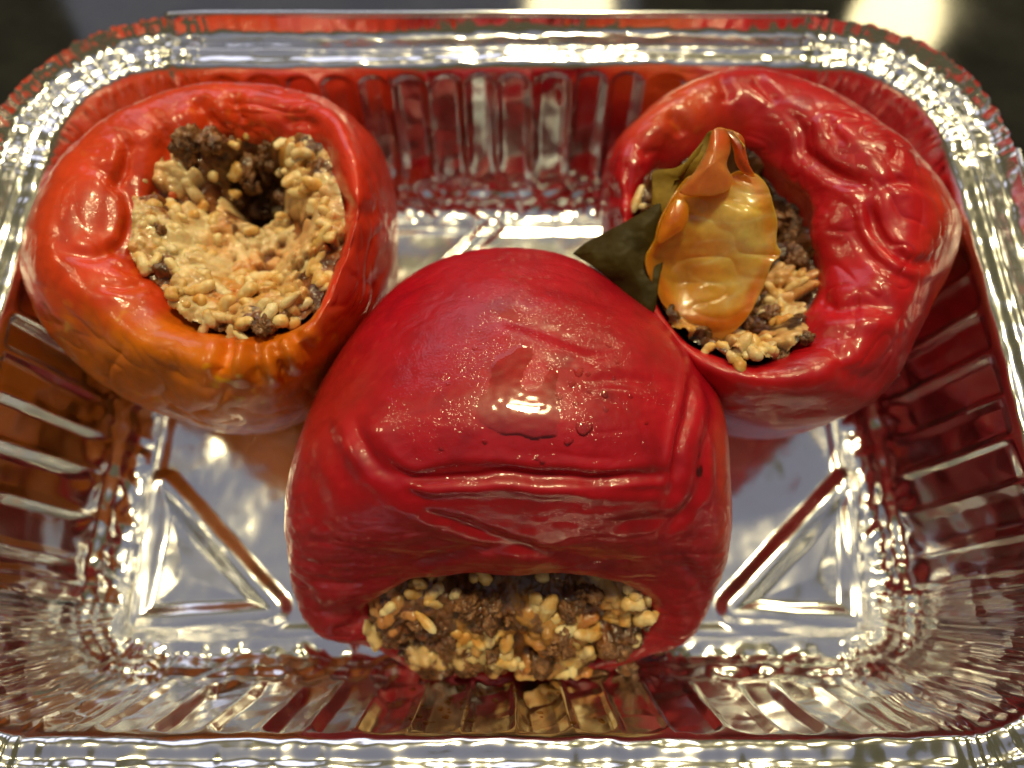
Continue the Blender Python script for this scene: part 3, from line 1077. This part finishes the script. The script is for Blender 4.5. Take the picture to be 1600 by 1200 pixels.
def filling(parent, surf, clusters, background, nrm, lift=0.05):
    """clusters: (kind, px, py, count, spread px, size); surf(px, py) -> point on the filling"""
    placed = []

    def one(kind, px, py, size, mind):
        p = surf(px, py)
        if p is None:
            return
        p = p + nrm * rng.uniform(-0.10, lift - 0.04)
        for q_ in placed[-400:]:
            if np.linalg.norm(q_ - p) < mind:
                return
        placed.append(p)
        if kind == 'r':
            put('rice_grain', RICEM[rng.integers(len(RICEM))], parent, p, nrm, size, lean=0.45)
        elif kind == 'm':
            put('meat_crumb', MEATM[rng.integers(len(MEATM))], parent, p, nrm, size)
        else:
            put('tomato_piece', TOMM[rng.integers(len(TOMM))], parent, p, nrm, size)
    for kind, px, py, n, sp, size in clusters:
        for _ in range(n):
            a, r = rng.uniform(0, 6.283), sp * math.sqrt(rng.uniform())
            one(kind, px + r * math.cos(a), py + r * math.sin(a), size * rng.uniform(0.85, 1.15), 0.13 if kind == 'r' else 0.2)
    poly, nr, nm_, rs, ms = background
    x0, y0 = np.min(poly, 0)
    x1, y1 = np.max(poly, 0)
    for kind, n, size, md in (('m', nm_, ms, 0.3), ('r', nr, rs, 0.17)):
        for _ in range(n):
            px, py = rng.uniform(x0, x1), rng.uniform(y0, y1)
            if in_poly(np.array([px]), np.array([py]), poly)[0]:
                one(kind, px, py, size * rng.uniform(0.8, 1.2), md)


def field_surface(zf):
    def s(px, py):
        z = 4.0
        for _ in range(14):
            p = un(px, py, z)
            z = 0.5 * z + 0.5 * float(zf(p[0], p[1]))
        return un(px, py, z)
    return s


def rice_field(name, org, eu, ev, en, u0, u1, v0, v1, step, base, inside, kind_at, n, mat, parent, seed, rice_len=0.17, rice_rad=0.088, SK=30, shade=1.0, tint=(0.94, 0.86, 0.72), hollow=None):
    """soft mass of rice and mince: grains melt together into one lumpy surface; returns height lookup"""
    r_ = np.random.default_rng(seed)
    us, vs_ = np.arange(u0, u1, step), np.arange(v0, v1, step)
    U, V = np.meshgrid(us, vs_)
    B = base(U, V)
    P3 = np.stack([U, V, B], -1)
    B = B + 0.10 * noise(P3, 1.2, seed + 20)
    acc = np.exp(SK * (0.05 * fbm(P3, 3.5, 3, seed) - 0.10))
    best = np.full(U.shape, -0.06)
    n1 = noise(P3, 3.0, seed + 3)
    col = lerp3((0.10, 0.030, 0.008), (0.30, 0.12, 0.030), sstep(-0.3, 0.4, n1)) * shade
    clumps = []
    for _ in range(n // 8):
        a_, b_ = r_.uniform(u0, u1), r_.uniform(v0, v1)
        if inside(a_, b_):
            clumps.append((a_, b_, r_.uniform(0.18, 0.42), r_.uniform(-0.05, 0.17), float(np.clip(0.38 + 1.2 * noise(np.array([a_, b_, 0.3]), 0.8, seed + 12) + 0.22 * r_.normal(), 0, 1)), kind_at(a_, b_, r_)))
    for _ in range(n):
        ka, kb, kr, kh, kq, kd = clumps[r_.integers(len(clumps))]
        t_, a_ = kr * math.sqrt(r_.uniform()), r_.uniform(0, 6.283)
        cu, cv = ka + t_ * math.cos(a_), kb + t_ * math.sin(a_)
        hump = kh * (1 - (t_ / kr) ** 2)
        if kd == 'm':        # a crumb of mince: many tiny bumps heaped together
            rr = r_.uniform(0.10, 0.20)
            cc = np.array((0.17, 0.066, 0.020)) * r_.uniform(0.5, 1.5) * shade
            up = r_.uniform(-0.05, 0.06) + hump
            todo = [(cu, cv, 0.0, rr * 0.8, 0.0, up - 0.08, cc)]
            for _q in range(12):
                t_, a_ = rr * math.sqrt(r_.uniform()), r_.uniform(0, 6.283)
                todo.append((cu + t_ * math.cos(a_), cv + t_ * math.sin(a_), r_.uniform(0, 0.04), r_.uniform(0.03, 0.065), 0.0, up + 0.06 * (1 - (t_ / rr) ** 2) - 0.01, cc * r_.uniform(0.7, 1.35)))
        else:
            q = min(1, max(0, kq + 0.10 * r_.normal()))
            cc = (np.array((0.88, 0.75, 0.50)) * (1 - q) + np.array((0.70, 0.39, 0.11)) * q) * r_.uniform(0.88, 1.06)
            cc = cc * np.array(tint)
            todo = [(cu, cv, rice_len * r_.uniform(0.6, 1.25), rice_rad * r_.uniform(0.85, 1.15), r_.normal() * 0.35, r_.uniform(-0.06, 0.05) + hump, cc)]
        a = r_.uniform(0, math.pi)
        for cu, cv, l, rad, tilt, up, c in todo:
            w = l + rad + step
            i0, i1 = np.searchsorted(us, (cu - w, cu + w))
            j0, j1 = np.searchsorted(vs_, (cv - w, cv + w))
            if i1 - i0 < 2 or j1 - j0 < 2:
                continue
            sl_ = (slice(j0, j1), slice(i0, i1))
            du, dv = U[sl_] - cu, V[sl_] - cv
            t = np.clip(du * math.cos(a) + dv * math.sin(a), -l, l)
            d2 = (du - t * math.cos(a)) ** 2 + (dv - t * math.sin(a)) ** 2
            h = np.where(d2 < rad * rad, np.sqrt(np.maximum(rad * rad - d2, 0)) + tilt * t + up, -1)
            bs = best[sl_]
            k = sstep(-0.02, 0.03, h - bs)[..., None]
            best[sl_] = np.maximum(h, bs)
            acc[sl_] += np.where(h > -0.5, np.exp(SK * h), 0)
            col[sl_] = col[sl_] * (1 - 0.9 * k) + c * 0.9 * k
    if hollow is not None:               # mince lining the hollow, its deep shade painted into the colour
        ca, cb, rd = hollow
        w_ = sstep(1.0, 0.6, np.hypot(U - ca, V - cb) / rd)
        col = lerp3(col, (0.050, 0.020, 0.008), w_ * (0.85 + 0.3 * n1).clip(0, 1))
    H_ = np.log(acc) / SK
    # sauce stains
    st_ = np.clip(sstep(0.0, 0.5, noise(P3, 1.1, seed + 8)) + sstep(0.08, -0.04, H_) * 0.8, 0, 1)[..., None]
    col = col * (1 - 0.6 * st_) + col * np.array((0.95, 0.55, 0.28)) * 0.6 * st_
    tot = B + H_
    G = org + eu * U[..., None] + ev * V[..., None] + en * tot[..., None]
    G[..., 2] = np.maximum(G[..., 2], 0.08)
    F = grid_faces(len(vs_), len(us), False)
    ok = inside(U, V).ravel()[F].all(1)
    v, f, (c,) = compact(G.reshape(-1, 3), F[ok], (col.reshape(-1, 3),))
    o = obj(name, mesh(name, v, f, True, c), mat, parent)

    def look(u, v_):
        i = int(np.clip(np.searchsorted(us, u), 0, len(us) - 1))
        j = int(np.clip(np.searchsorted(vs_, v_), 0, len(vs_) - 1))
        return tot[j, i]
    return o, look


WETFILL = col_mat('wet_rice_and_mince', 0.40, 0.55, (1, 0.55, 0.25), 0.0018, 0.45, ((1500, 0.35, 0.0004),))
EX, EY, EZ = np.eye(3)
ORG = np.zeros(3)
UP = np.array([0, -0.25, 0.97])


def spots(lst, other):
    """kind chosen by the nearest listed spot (world u, v, radius, kind)"""
    def k(u, v, r_):
        for a, b, rad, kd in lst:
            if (u - a) ** 2 + (v - b) ** 2 < rad * rad:
                return kd if r_.uniform() < 0.85 else 'r'
        return 'm' if r_.uniform() < other else 'r'
    return k


# left pepper: heap along the rim, a dark hollow towards the back
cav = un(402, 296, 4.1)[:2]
cav2 = un(425, 370, 4.0)[:2]
hpA = [tuple(q) for q in GA[int(10 / 13 * (GA.shape[0] - 1)), ::12, :2]]


def zfA(x, y):
    x, y = np.asarray(x, float), np.asarray(y, float)
    sd = poly_sd(x, y, hpA)
    z = 4.80 - 0.65 * sstep(0.0, 1.3, sd)
    z = z - 2.2 * np.exp(-((((x - cav[0]) / 0.50) ** 2 + ((y - cav[1]) / 0.56) ** 2) ** 1.15))
    z = z - 0.3 * np.exp(-(((x - cav2[0]) / 0.8) ** 2 + ((y - cav2[1]) / 0.8) ** 2))
    return z


def px_spots(l, z):
    return [(*un(x, y, z)[:2], r_, k) for x, y, r_, k in l]


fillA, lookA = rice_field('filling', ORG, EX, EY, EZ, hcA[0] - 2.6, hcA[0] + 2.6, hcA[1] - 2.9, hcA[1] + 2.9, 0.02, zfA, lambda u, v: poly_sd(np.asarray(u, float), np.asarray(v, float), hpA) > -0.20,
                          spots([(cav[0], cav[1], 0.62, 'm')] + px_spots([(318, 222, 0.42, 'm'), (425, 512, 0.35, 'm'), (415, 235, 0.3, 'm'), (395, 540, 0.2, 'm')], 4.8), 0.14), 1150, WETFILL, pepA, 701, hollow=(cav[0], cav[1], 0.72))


def on_field(look):
    def s(px, py):
        z = 4.3
        for _ in range(14):
            p = un(px, py, z)
            z = 0.5 * z + 0.5 * float(look(p[0], p[1]))
        return un(px, py, z)
    return s


filling(fillA, on_field(lookA),
        [('m', 312, 222, 4, 22, 0.30), ('r', 370, 225, 5, 24, 1.1), ('r', 375, 262, 3, 14, 1.1), ('r', 475, 218, 7, 24, 1.15), ('r', 455, 262, 6, 22, 1.1), ('r', 490, 310, 5, 24, 1.2),
         ('r', 508, 370, 4, 20, 1.2), ('r', 500, 432, 6, 26, 1.2), ('r', 255, 330, 8, 30, 1.2), ('r', 300, 345, 6, 30, 1.1), ('r', 238, 400, 6, 24, 1.2), ('r', 300, 410, 6, 30, 1.1), ('r', 275, 460, 5, 26, 1.1),
         ('r', 340, 465, 9, 32, 1.15), ('r', 400, 455, 9, 36, 1.15), ('r', 370, 505, 5, 26, 1.1), ('r', 440, 480, 6, 30, 1.1), ('m', 425, 512, 3, 20, 0.18), ('r', 330, 510, 3, 20, 1.0),
         ('m', 253, 362, 1, 3, 0.13), ('m', 415, 235, 2, 14, 0.22), ('m', 400, 305, 9, 34, 0.20), ('m', 405, 270, 6, 28, 0.22), ('m', 430, 320, 4, 20, 0.16), ('t', 300, 268, 2, 8, 0.10), ('t', 262, 300, 2, 10, 0.08)],
        ([(225, 400), (260, 300), (330, 225), (450, 215), (530, 300), (540, 400), (500, 490), (410, 535), (300, 500)], 50, 6, 1.1, 0.16), UP, 0.08)

# right pepper: filling lower down, shade painted into its mince colour, rice towards the front
hpB = [tuple(q) for q in GB[int(10 / 13 * (GB.shape[0] - 1)), ::12, :2]]
fb1, fb2, fb3 = un(1155, 560, 4.2), un(1235, 455, 3.6), un(1005, 312, 4.2)


def zfB(x, y):
    x, y = np.asarray(x, float), np.asarray(y, float)
    z = 3.7 + 0.6 * np.exp(-(((x - fb1[0]) / 1.4) ** 2 + ((y - fb1[1]) / 0.75) ** 2)) + 0.25 * np.exp(-(((x - fb2[0]) / 0.8) ** 2 + ((y - fb2[1]) / 0.8) ** 2))
    return z + 0.7 * np.exp(-(((x - fb3[0]) / 0.8) ** 2 + ((y - fb3[1]) / 0.8) ** 2)) + 0.4 * sstep(0.5, 0, poly_sd(x, y, hpB))


fillB, lookB = rice_field('filling', ORG, EX, EY, EZ, hcB[0] - 2.7, hcB[0] + 2.7, hcB[1] - 3.0, hcB[1] + 3.0, 0.024, zfB, lambda u, v: poly_sd(np.asarray(u, float), np.asarray(v, float), hpB) > -0.13,
                          spots(px_spots([(1150, 560, 0.7, 'r'), (1220, 475, 0.3, 'r')], 3.9), 0.9), 700, WETFILL, pepB, 721, shade=0.45)
filling(fillB, on_field(lookB),
        [('r', 1215, 470, 5, 16, 1.0), ('r', 1245, 435, 4, 16, 1.2), ('r', 1225, 495, 3, 12, 1.0), ('r', 1275, 490, 3, 12, 1.0), ('r', 1150, 545, 9, 26, 1.15), ('r', 1190, 540, 6, 24, 1.0), ('t', 1205, 545, 1, 8, 0.14),
         ('r', 1003, 312, 4, 12, 1.0), ('m', 1185, 505, 5, 30, 0.20), ('m', 1230, 530, 5, 30, 0.18), ('m', 1240, 350, 4, 30, 0.24)],
        ([(1000, 340), (1060, 240), (1180, 240), (1270, 350), (1280, 460), (1220, 550), (1120, 570), (1030, 490)], 8, 14, 0.9, 0.2), UP, 0.06)

# front pepper: filling spilling from the opening onto the foil
HC0 = np.array([0.2, -4.95, 1.75])
HN = np.array([0, -0.80, 0.60])
HV = np.array([0, 0.60, 0.80])


def bulge(a, b):
    return 0.08 + 0.22 * np.exp(-(((a) / 1.7) ** 2 + ((b + 0.7) / 0.8) ** 2)) - 0.75 * sstep(0.3, 1.4, b)


def un_c(px, py):
    p = un_plane(px, py, HC0 + HN * 0.2, HN) - HC0
    return p[0], p @ HV


MEAT_C = [(745, 958, 0.42), (785, 935, 0.3), (905, 935, 0.36), (945, 940, 0.25), (860, 1015, 0.42), (960, 1025, 0.42), (735, 1045, 0.3), (640, 990, 0.25), (700, 975, 0.2), (830, 905, 0.25)]
fillC, lookC = rice_field('filling', HC0, EX, HV, HN, -2.9, 2.9, -1.95, 1.95, 0.02, bulge, lambda u, v: ((np.asarray(u) / 2.75) ** 2 + (np.asarray(v) / 1.8) ** 2 < 1) & (np.asarray(v) > -1.38 + 0.10 * np.sin(2.3 * np.asarray(u) + 1) + 0.06 * np.sin(5.1 * np.asarray(u))),
                          spots([(*un_c(x, y), r_, 'm') for x, y, r_ in MEAT_C], 0.56), 850, WETFILL, pepC, 741, 0.21, 0.10, 30, 0.85, (0.74, 0.63, 0.44))


def surfC(px, py):
    off = 0.1
    for _ in range(5):
        p = un_plane(px, py, HC0 + HN * off, HN)
        off = 0.5 * off + 0.5 * float(lookC((p - HC0)[0], (p - HC0) @ HV))
    return p


HOLE_C = [(590, 965), (640, 915), (710, 890), (800, 884), (900, 895), (990, 925), (1045, 965), (1030, 1010), (980, 1045), (900, 1060), (800, 1058), (720, 1048), (650, 1010)]
filling(fillC, surfC,
        [('r', 645, 925, 5, 18, 1.2), ('r', 612, 955, 2, 8, 1.2), ('r', 685, 932, 4, 16, 1.2), ('t', 686, 918, 3, 10, 0.11), ('r', 742, 890, 5, 20, 1.2), ('r', 845, 886, 5, 22, 1.2),
         ('m', 745, 960, 5, 30, 0.26), ('m', 905, 938, 5, 26, 0.22), ('m', 860, 1015, 6, 28, 0.24), ('m', 960, 1025, 6, 28, 0.26), ('m', 735, 1045, 3, 16, 0.22),
         ('r', 730, 1005, 6, 18, 1.25), ('r', 770, 995, 5, 14, 1.25), ('r', 792, 992, 3, 10, 1.3), ('r', 797, 1040, 4, 10, 1.2), ('r', 890, 1045, 5, 18, 1.4), ('r', 905, 1010, 4, 14, 1.3), ('r', 930, 985, 3, 14, 1.3),
         ('r', 965, 960, 4, 16, 1.25), ('r', 1000, 935, 5, 20, 1.2), ('r', 1015, 960, 3, 14, 1.2), ('t', 1030, 995, 3, 14, 0.12), ('r', 1000, 990, 3, 16, 1.2), ('r', 850, 950, 4, 20, 1.5), ('r', 880, 975, 3, 14, 1.5),
         ('m', 640, 985, 2, 14, 0.22), ('m', 940, 1060, 2, 10, 0.16)],
        (HOLE_C, 20, 16, 1.15, 0.18), HN, 0.08)


# ------------------------------------------------------------------ orange lid piece and olive leaf
def shell(name, outline, p0, n, form, thick, colour, mat, parent=None, K=40, A=160):
    o = catmull(np.array(outline, float), A, True)
    n = np.array(n, float)
    n /= np.linalg.norm(n)
    c = o.mean(0)
    ja = np.arange(A) / A * 2 * math.pi
    jit = 1 + 0.012 * noise(np.stack([np.cos(ja), np.sin(ja), np.full(A, c[0] * 0.01)], -1), 5.0, 851) + 0.006 * noise(np.stack([np.cos(ja), np.sin(ja), np.full(A, c[1] * 0.01)], -1), 12.0, 852)
    o = c + (o - c) * jit[:, None]
    lam = np.linspace(0.02, 1, K)[:, None]
    X = c[0] + lam * (o[:, 0] - c[0])[None]
    Y = c[1] + lam * (o[:, 1] - c[1])[None]
    P = un_plane(X, Y, np.array(p0), n)
    L = np.repeat(lam, A, 1)
    G = P + n * form(X, Y, L, P)[..., None]
    gn = grid_normals(G)
    if (gn * n).sum() < 0:
        gn = -gn
    T = thick * (1 - 0.75 * sstep(0.8, 1.0, L))
    B = G - gn * T[..., None]
    V = np.concatenate([G.reshape(-1, 3), B[::-1].reshape(-1, 3)])
    F = grid_faces(2 * K, A)
    cl = colour(X, Y, L, P)
    C = np.concatenate([cl.reshape(-1, 3), cl[::-1].reshape(-1, 3)])
    V = np.concatenate([V, G[0].mean(0)[None], B[0].mean(0)[None]])
    C = np.concatenate([C, cl[0, :1], cl[0, :1]])
    j = np.arange(A)
    n0 = 2 * K * A
    tri1 = np.stack([j, (j + 1) % A, np.full(A, n0), np.full(A, n0)], -1)
    b0 = (2 * K - 1) * A
    tri2 = np.stack([b0 + j, b0 + (j + 1) % A, np.full(A, n0 + 1), np.full(A, n0 + 1)], -1)
    me = bpy.data.meshes.new(name)
    faces = [tuple(q) for q in F.tolist()] + [tuple(q[:3]) for q in tri1.tolist()] + [tuple(q[:3]) for q in tri2.tolist()]
    me.from_pydata([tuple(q) for q in (V * CM).tolist()], [], faces)
    import bmesh
    bm = bmesh.new()
    bm.from_mesh(me)
    bmesh.ops.recalc_face_normals(bm, faces=bm.faces)
    bm.to_mesh(me)
    bm.free()
    me.polygons.foreach_set('use_smooth', np.ones(len(me.polygons), bool))
    at = me.attributes.new('Col', 'FLOAT_COLOR', 'POINT')
    cc = np.ones((len(V), 4), np.float32)
    cc[:, :3] = C
    at.data.foreach_set('color', cc.ravel())
    return obj(name, me, mat, parent)


LIDM = col_mat('translucent_pepper_flesh', 0.28, 0.8, (1, 0.5, 0.12), 0.006, 0.5, ((380, 0.22, 0.0008),))
LEAFM = col_mat('olive_leaf', 0.55, 0.1, (0.6, 0.5, 0.1), 0.001, 0.0, ((420, 0.4, 0.001),), 0.15)
lid = thing('pepper_lid', 'orange and yellow translucent pepper lid piece standing in the right pepper', 'pepper lid')
LID = [(1085, 272), (1120, 285), (1150, 268), (1180, 272), (1197, 290), (1206, 320), (1214, 350), (1213, 380), (1220, 397), (1205, 412), (1196, 440), (1178, 478), (1155, 512), (1128, 535), (1104, 547),
       (1090, 525), (1070, 503), (1046, 486), (1028, 458), (1013, 428), (1010, 402), (1022, 378), (1030, 350), (1044, 318), (1062, 290)]
LP0 = un(1110, 390, 5.1)
LN = (-0.15, -0.5, 0.86)


def lid_form(X, Y, L, P):
    cup = -0.30 * np.exp(-(((X - 1070) / 42) ** 2 + ((Y - 430) / 48) ** 2))
    puff = 0.38 * np.exp(-(((X - 1155) / 42) ** 2 + ((Y - 345) / 60) ** 2))
    return cup + puff - 0.14 * (1 - L ** 2) - 0.18 * sstep(485, 545, Y) + 0.10 * noise(P, 1.1, 831) + 0.035 * noise(P * [0.8, 1.4, 1.4], 2.4, 833) - 0.03 * ridged(P * [0.6, 1.4, 1.4], 1.5, 834) ** 3 + 0.06 * sstep(0.9, 1.0, L) * sstep(1080, 1020, X)


def lid_col(X, Y, L, P):
    c = np.zeros(X.shape + (3,)) + (0.80, 0.36, 0.03)
    c = lerp3(c, (0.88, 0.66, 0.24), np.exp(-(((X - 1145) / 45) ** 2 + ((Y - 370) / 58) ** 2)) * (0.85 + 0.6 * noise(P * [0.6, 1.6, 1.6], 1.8, 836)).clip(0, 1))
    c = lerp3(c, (0.48, 0.19, 0.02), np.exp(-(((X - 1068) / 40) ** 2 + ((Y - 425) / 42) ** 2)) * 0.85)
    rim = sstep(0.74, 0.93, L + 0.07 * noise(P, 2.0, 837)) * (1 - 0.45 * sstep(1170, 1200, X))
    c = lerp3(c, (0.74, 0.17, 0.005), rim)
    c = lerp3(c, (0.72, 0.16, 0.005), sstep(478, 505, Y + 8 * noise(P, 2.5, 838)))
    ve = ridged(P * [0.55, 1.5, 1.5], 1.7, 839) ** 4
    c = lerp3(c, (0.88, 0.74, 0.42), ve * 0.4 * (1 - rim) * sstep(1070, 1110, X) * sstep(490, 470, Y))
    return c * (1 + 0.15 * noise(P, 2.2, 840))[..., None]


shell('lid_flesh', LID, LP0, LN, lid_form, 0.12, lid_col, LIDM, lid, 60, 200)
LOBE = [(1046, 322), (1060, 310), (1074, 318), (1076, 340), (1068, 358), (1050, 370), (1034, 380), (1026, 376), (1032, 352)]
shell('lid_lobe', LOBE, LP0 + np.array([0, 0, 0.16]), LN, lambda X, Y, L, P: 0.10 * (1 - L ** 2), 0.08, lambda X, Y, L, P: np.zeros(X.shape + (3,)) + (0.78, 0.19, 0.006), LIDM, lid, 16, 70)
TAB = [(1062, 300), (1085, 268), (1103, 236), (1112, 206), (1126, 199), (1140, 207), (1142, 232), (1136, 258), (1146, 282), (1132, 300), (1100, 307)]
shell('lid_flap', TAB, LP0 + np.array([0, 0, 0.30]), LN, lambda X, Y, L, P: 0.12 * (1 - L ** 2) + 0.10 * np.cos((X - 1105) / 16) * (1 - 0.5 * L) + 0.03 * noise(P, 2.5, 811), 0.10,
      lambda X, Y, L, P: lerp3(np.zeros(X.shape + (3,)) + (0.70, 0.20, 0.05), (0.66, 0.09, 0.01), sstep(250, 215, Y)), LIDM, lid, 24, 90)
TAB2 = [(1132, 202), (1150, 206), (1162, 216), (1166, 238), (1172, 260), (1180, 276), (1163, 272), (1150, 256), (1146, 236), (1140, 216)]
shell('lid_flap', TAB2, LP0 + np.array([0, 0, 0.25]), LN, lambda X, Y, L, P: 0.10 * (1 - L ** 2), 0.10,
      lambda X, Y, L, P: np.zeros(X.shape + (3,)) + (0.55, 0.06, 0.008), LIDM, lid, 20, 80)

leaf = thing('wilted_leaf', 'wilted olive green leaf tucked behind the orange lid piece', 'leaf')


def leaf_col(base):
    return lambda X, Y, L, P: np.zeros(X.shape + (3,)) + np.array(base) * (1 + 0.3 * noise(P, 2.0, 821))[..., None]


L1 = [(1112, 204), (1118, 216), (1108, 240), (1088, 272), (1062, 300), (1046, 330), (1034, 366), (1024, 384), (1020, 340), (1020, 300), (1017, 272), (1026, 264), (1055, 262), (1078, 250), (1094, 232), (1100, 212)]
shell('leaf_blade', L1, LP0 + np.array([0, 0, -0.15]), (-0.45, -0.45, 0.8), lambda X, Y, L, P: 0.12 * (1 - L ** 2) + 0.08 * np.sin((X - Y) / 18) + 0.05 * noise(P, 2, 823), 0.07, leaf_col((0.24, 0.15, 0.018)), LEAFM, leaf, 24, 120)
L2 = [(1034, 322), (1040, 380), (1030, 440), (1020, 492), (990, 470), (950, 435), (905, 402), (896, 392), (930, 368), (965, 352), (1000, 335)]
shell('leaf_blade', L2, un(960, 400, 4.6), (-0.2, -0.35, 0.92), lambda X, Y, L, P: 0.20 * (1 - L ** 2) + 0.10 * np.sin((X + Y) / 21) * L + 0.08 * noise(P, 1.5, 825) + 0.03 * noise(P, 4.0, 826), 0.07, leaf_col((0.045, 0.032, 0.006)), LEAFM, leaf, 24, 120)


# ------------------------------------------------------------------ sauce run out under the front pepper
def sauce_blob(pts, z0, name, parent, lift=0.03):
    o = catmull(np.array(pts, float), 100, True)
    w = un(o[:, 0], o[:, 1], z0)[:, :2]
    c = w.mean(0)
    lam = np.linspace(0.01, 1, 14)[:, None]
    X = c[0] + lam * (w[:, 0] - c[0])[None]
    Y = c[1] + lam * (w[:, 1] - c[1])[None]
    Z = z0 + lift * np.sqrt(np.clip(1 - lam ** 4, 0, 1)) + 0 * X
    G = np.stack([X, Y, Z], -1)
    return obj(name, mesh(name, G, grid_faces(14, 100)), SAUCE, parent)


sauce = thing('sauce_puddle', 'brown oily sauce puddle below the opening of the front pepper', 'sauce')
sauce_blob([(600, 1030), (700, 1062), (800, 1072), (900, 1072), (1000, 1050), (1040, 1020), (960, 1000), (760, 1000)], 0.16, 'sauce_film', sauce)
WN = np.array([0, 3.26, 0.85])
WN = np.array([0, 0.97, 0.24])
for i in range(46):
    px = rng.normal(700, 40) if i < 34 else rng.normal(900, 60)
    py = rng.uniform(1062, 1135)
    # point on the leaning front wall
    p = un_plane(px, py, np.array([0, -(TB + 0.42), 0.66]), WN)
    if p[2] < 0.5 or p[2] > 3.4:
        continue
    o = obj('sauce_drop', DOME[i % 4].copy() if i < 4 else bpy.data.objects['sauce_drop'].data, None, sauce, Vector((p + WN * 0.02) * CM))
    if i < 4:
        o.data.materials.clear()
        o.data.materials.append(SAUCE)
    o.rotation_euler = Vector(WN).to_track_quat('Z', 'Y').to_euler()
    s = rng.uniform(0.03, 0.08)
    o.scale = (s, s * rng.uniform(1, 2), s)
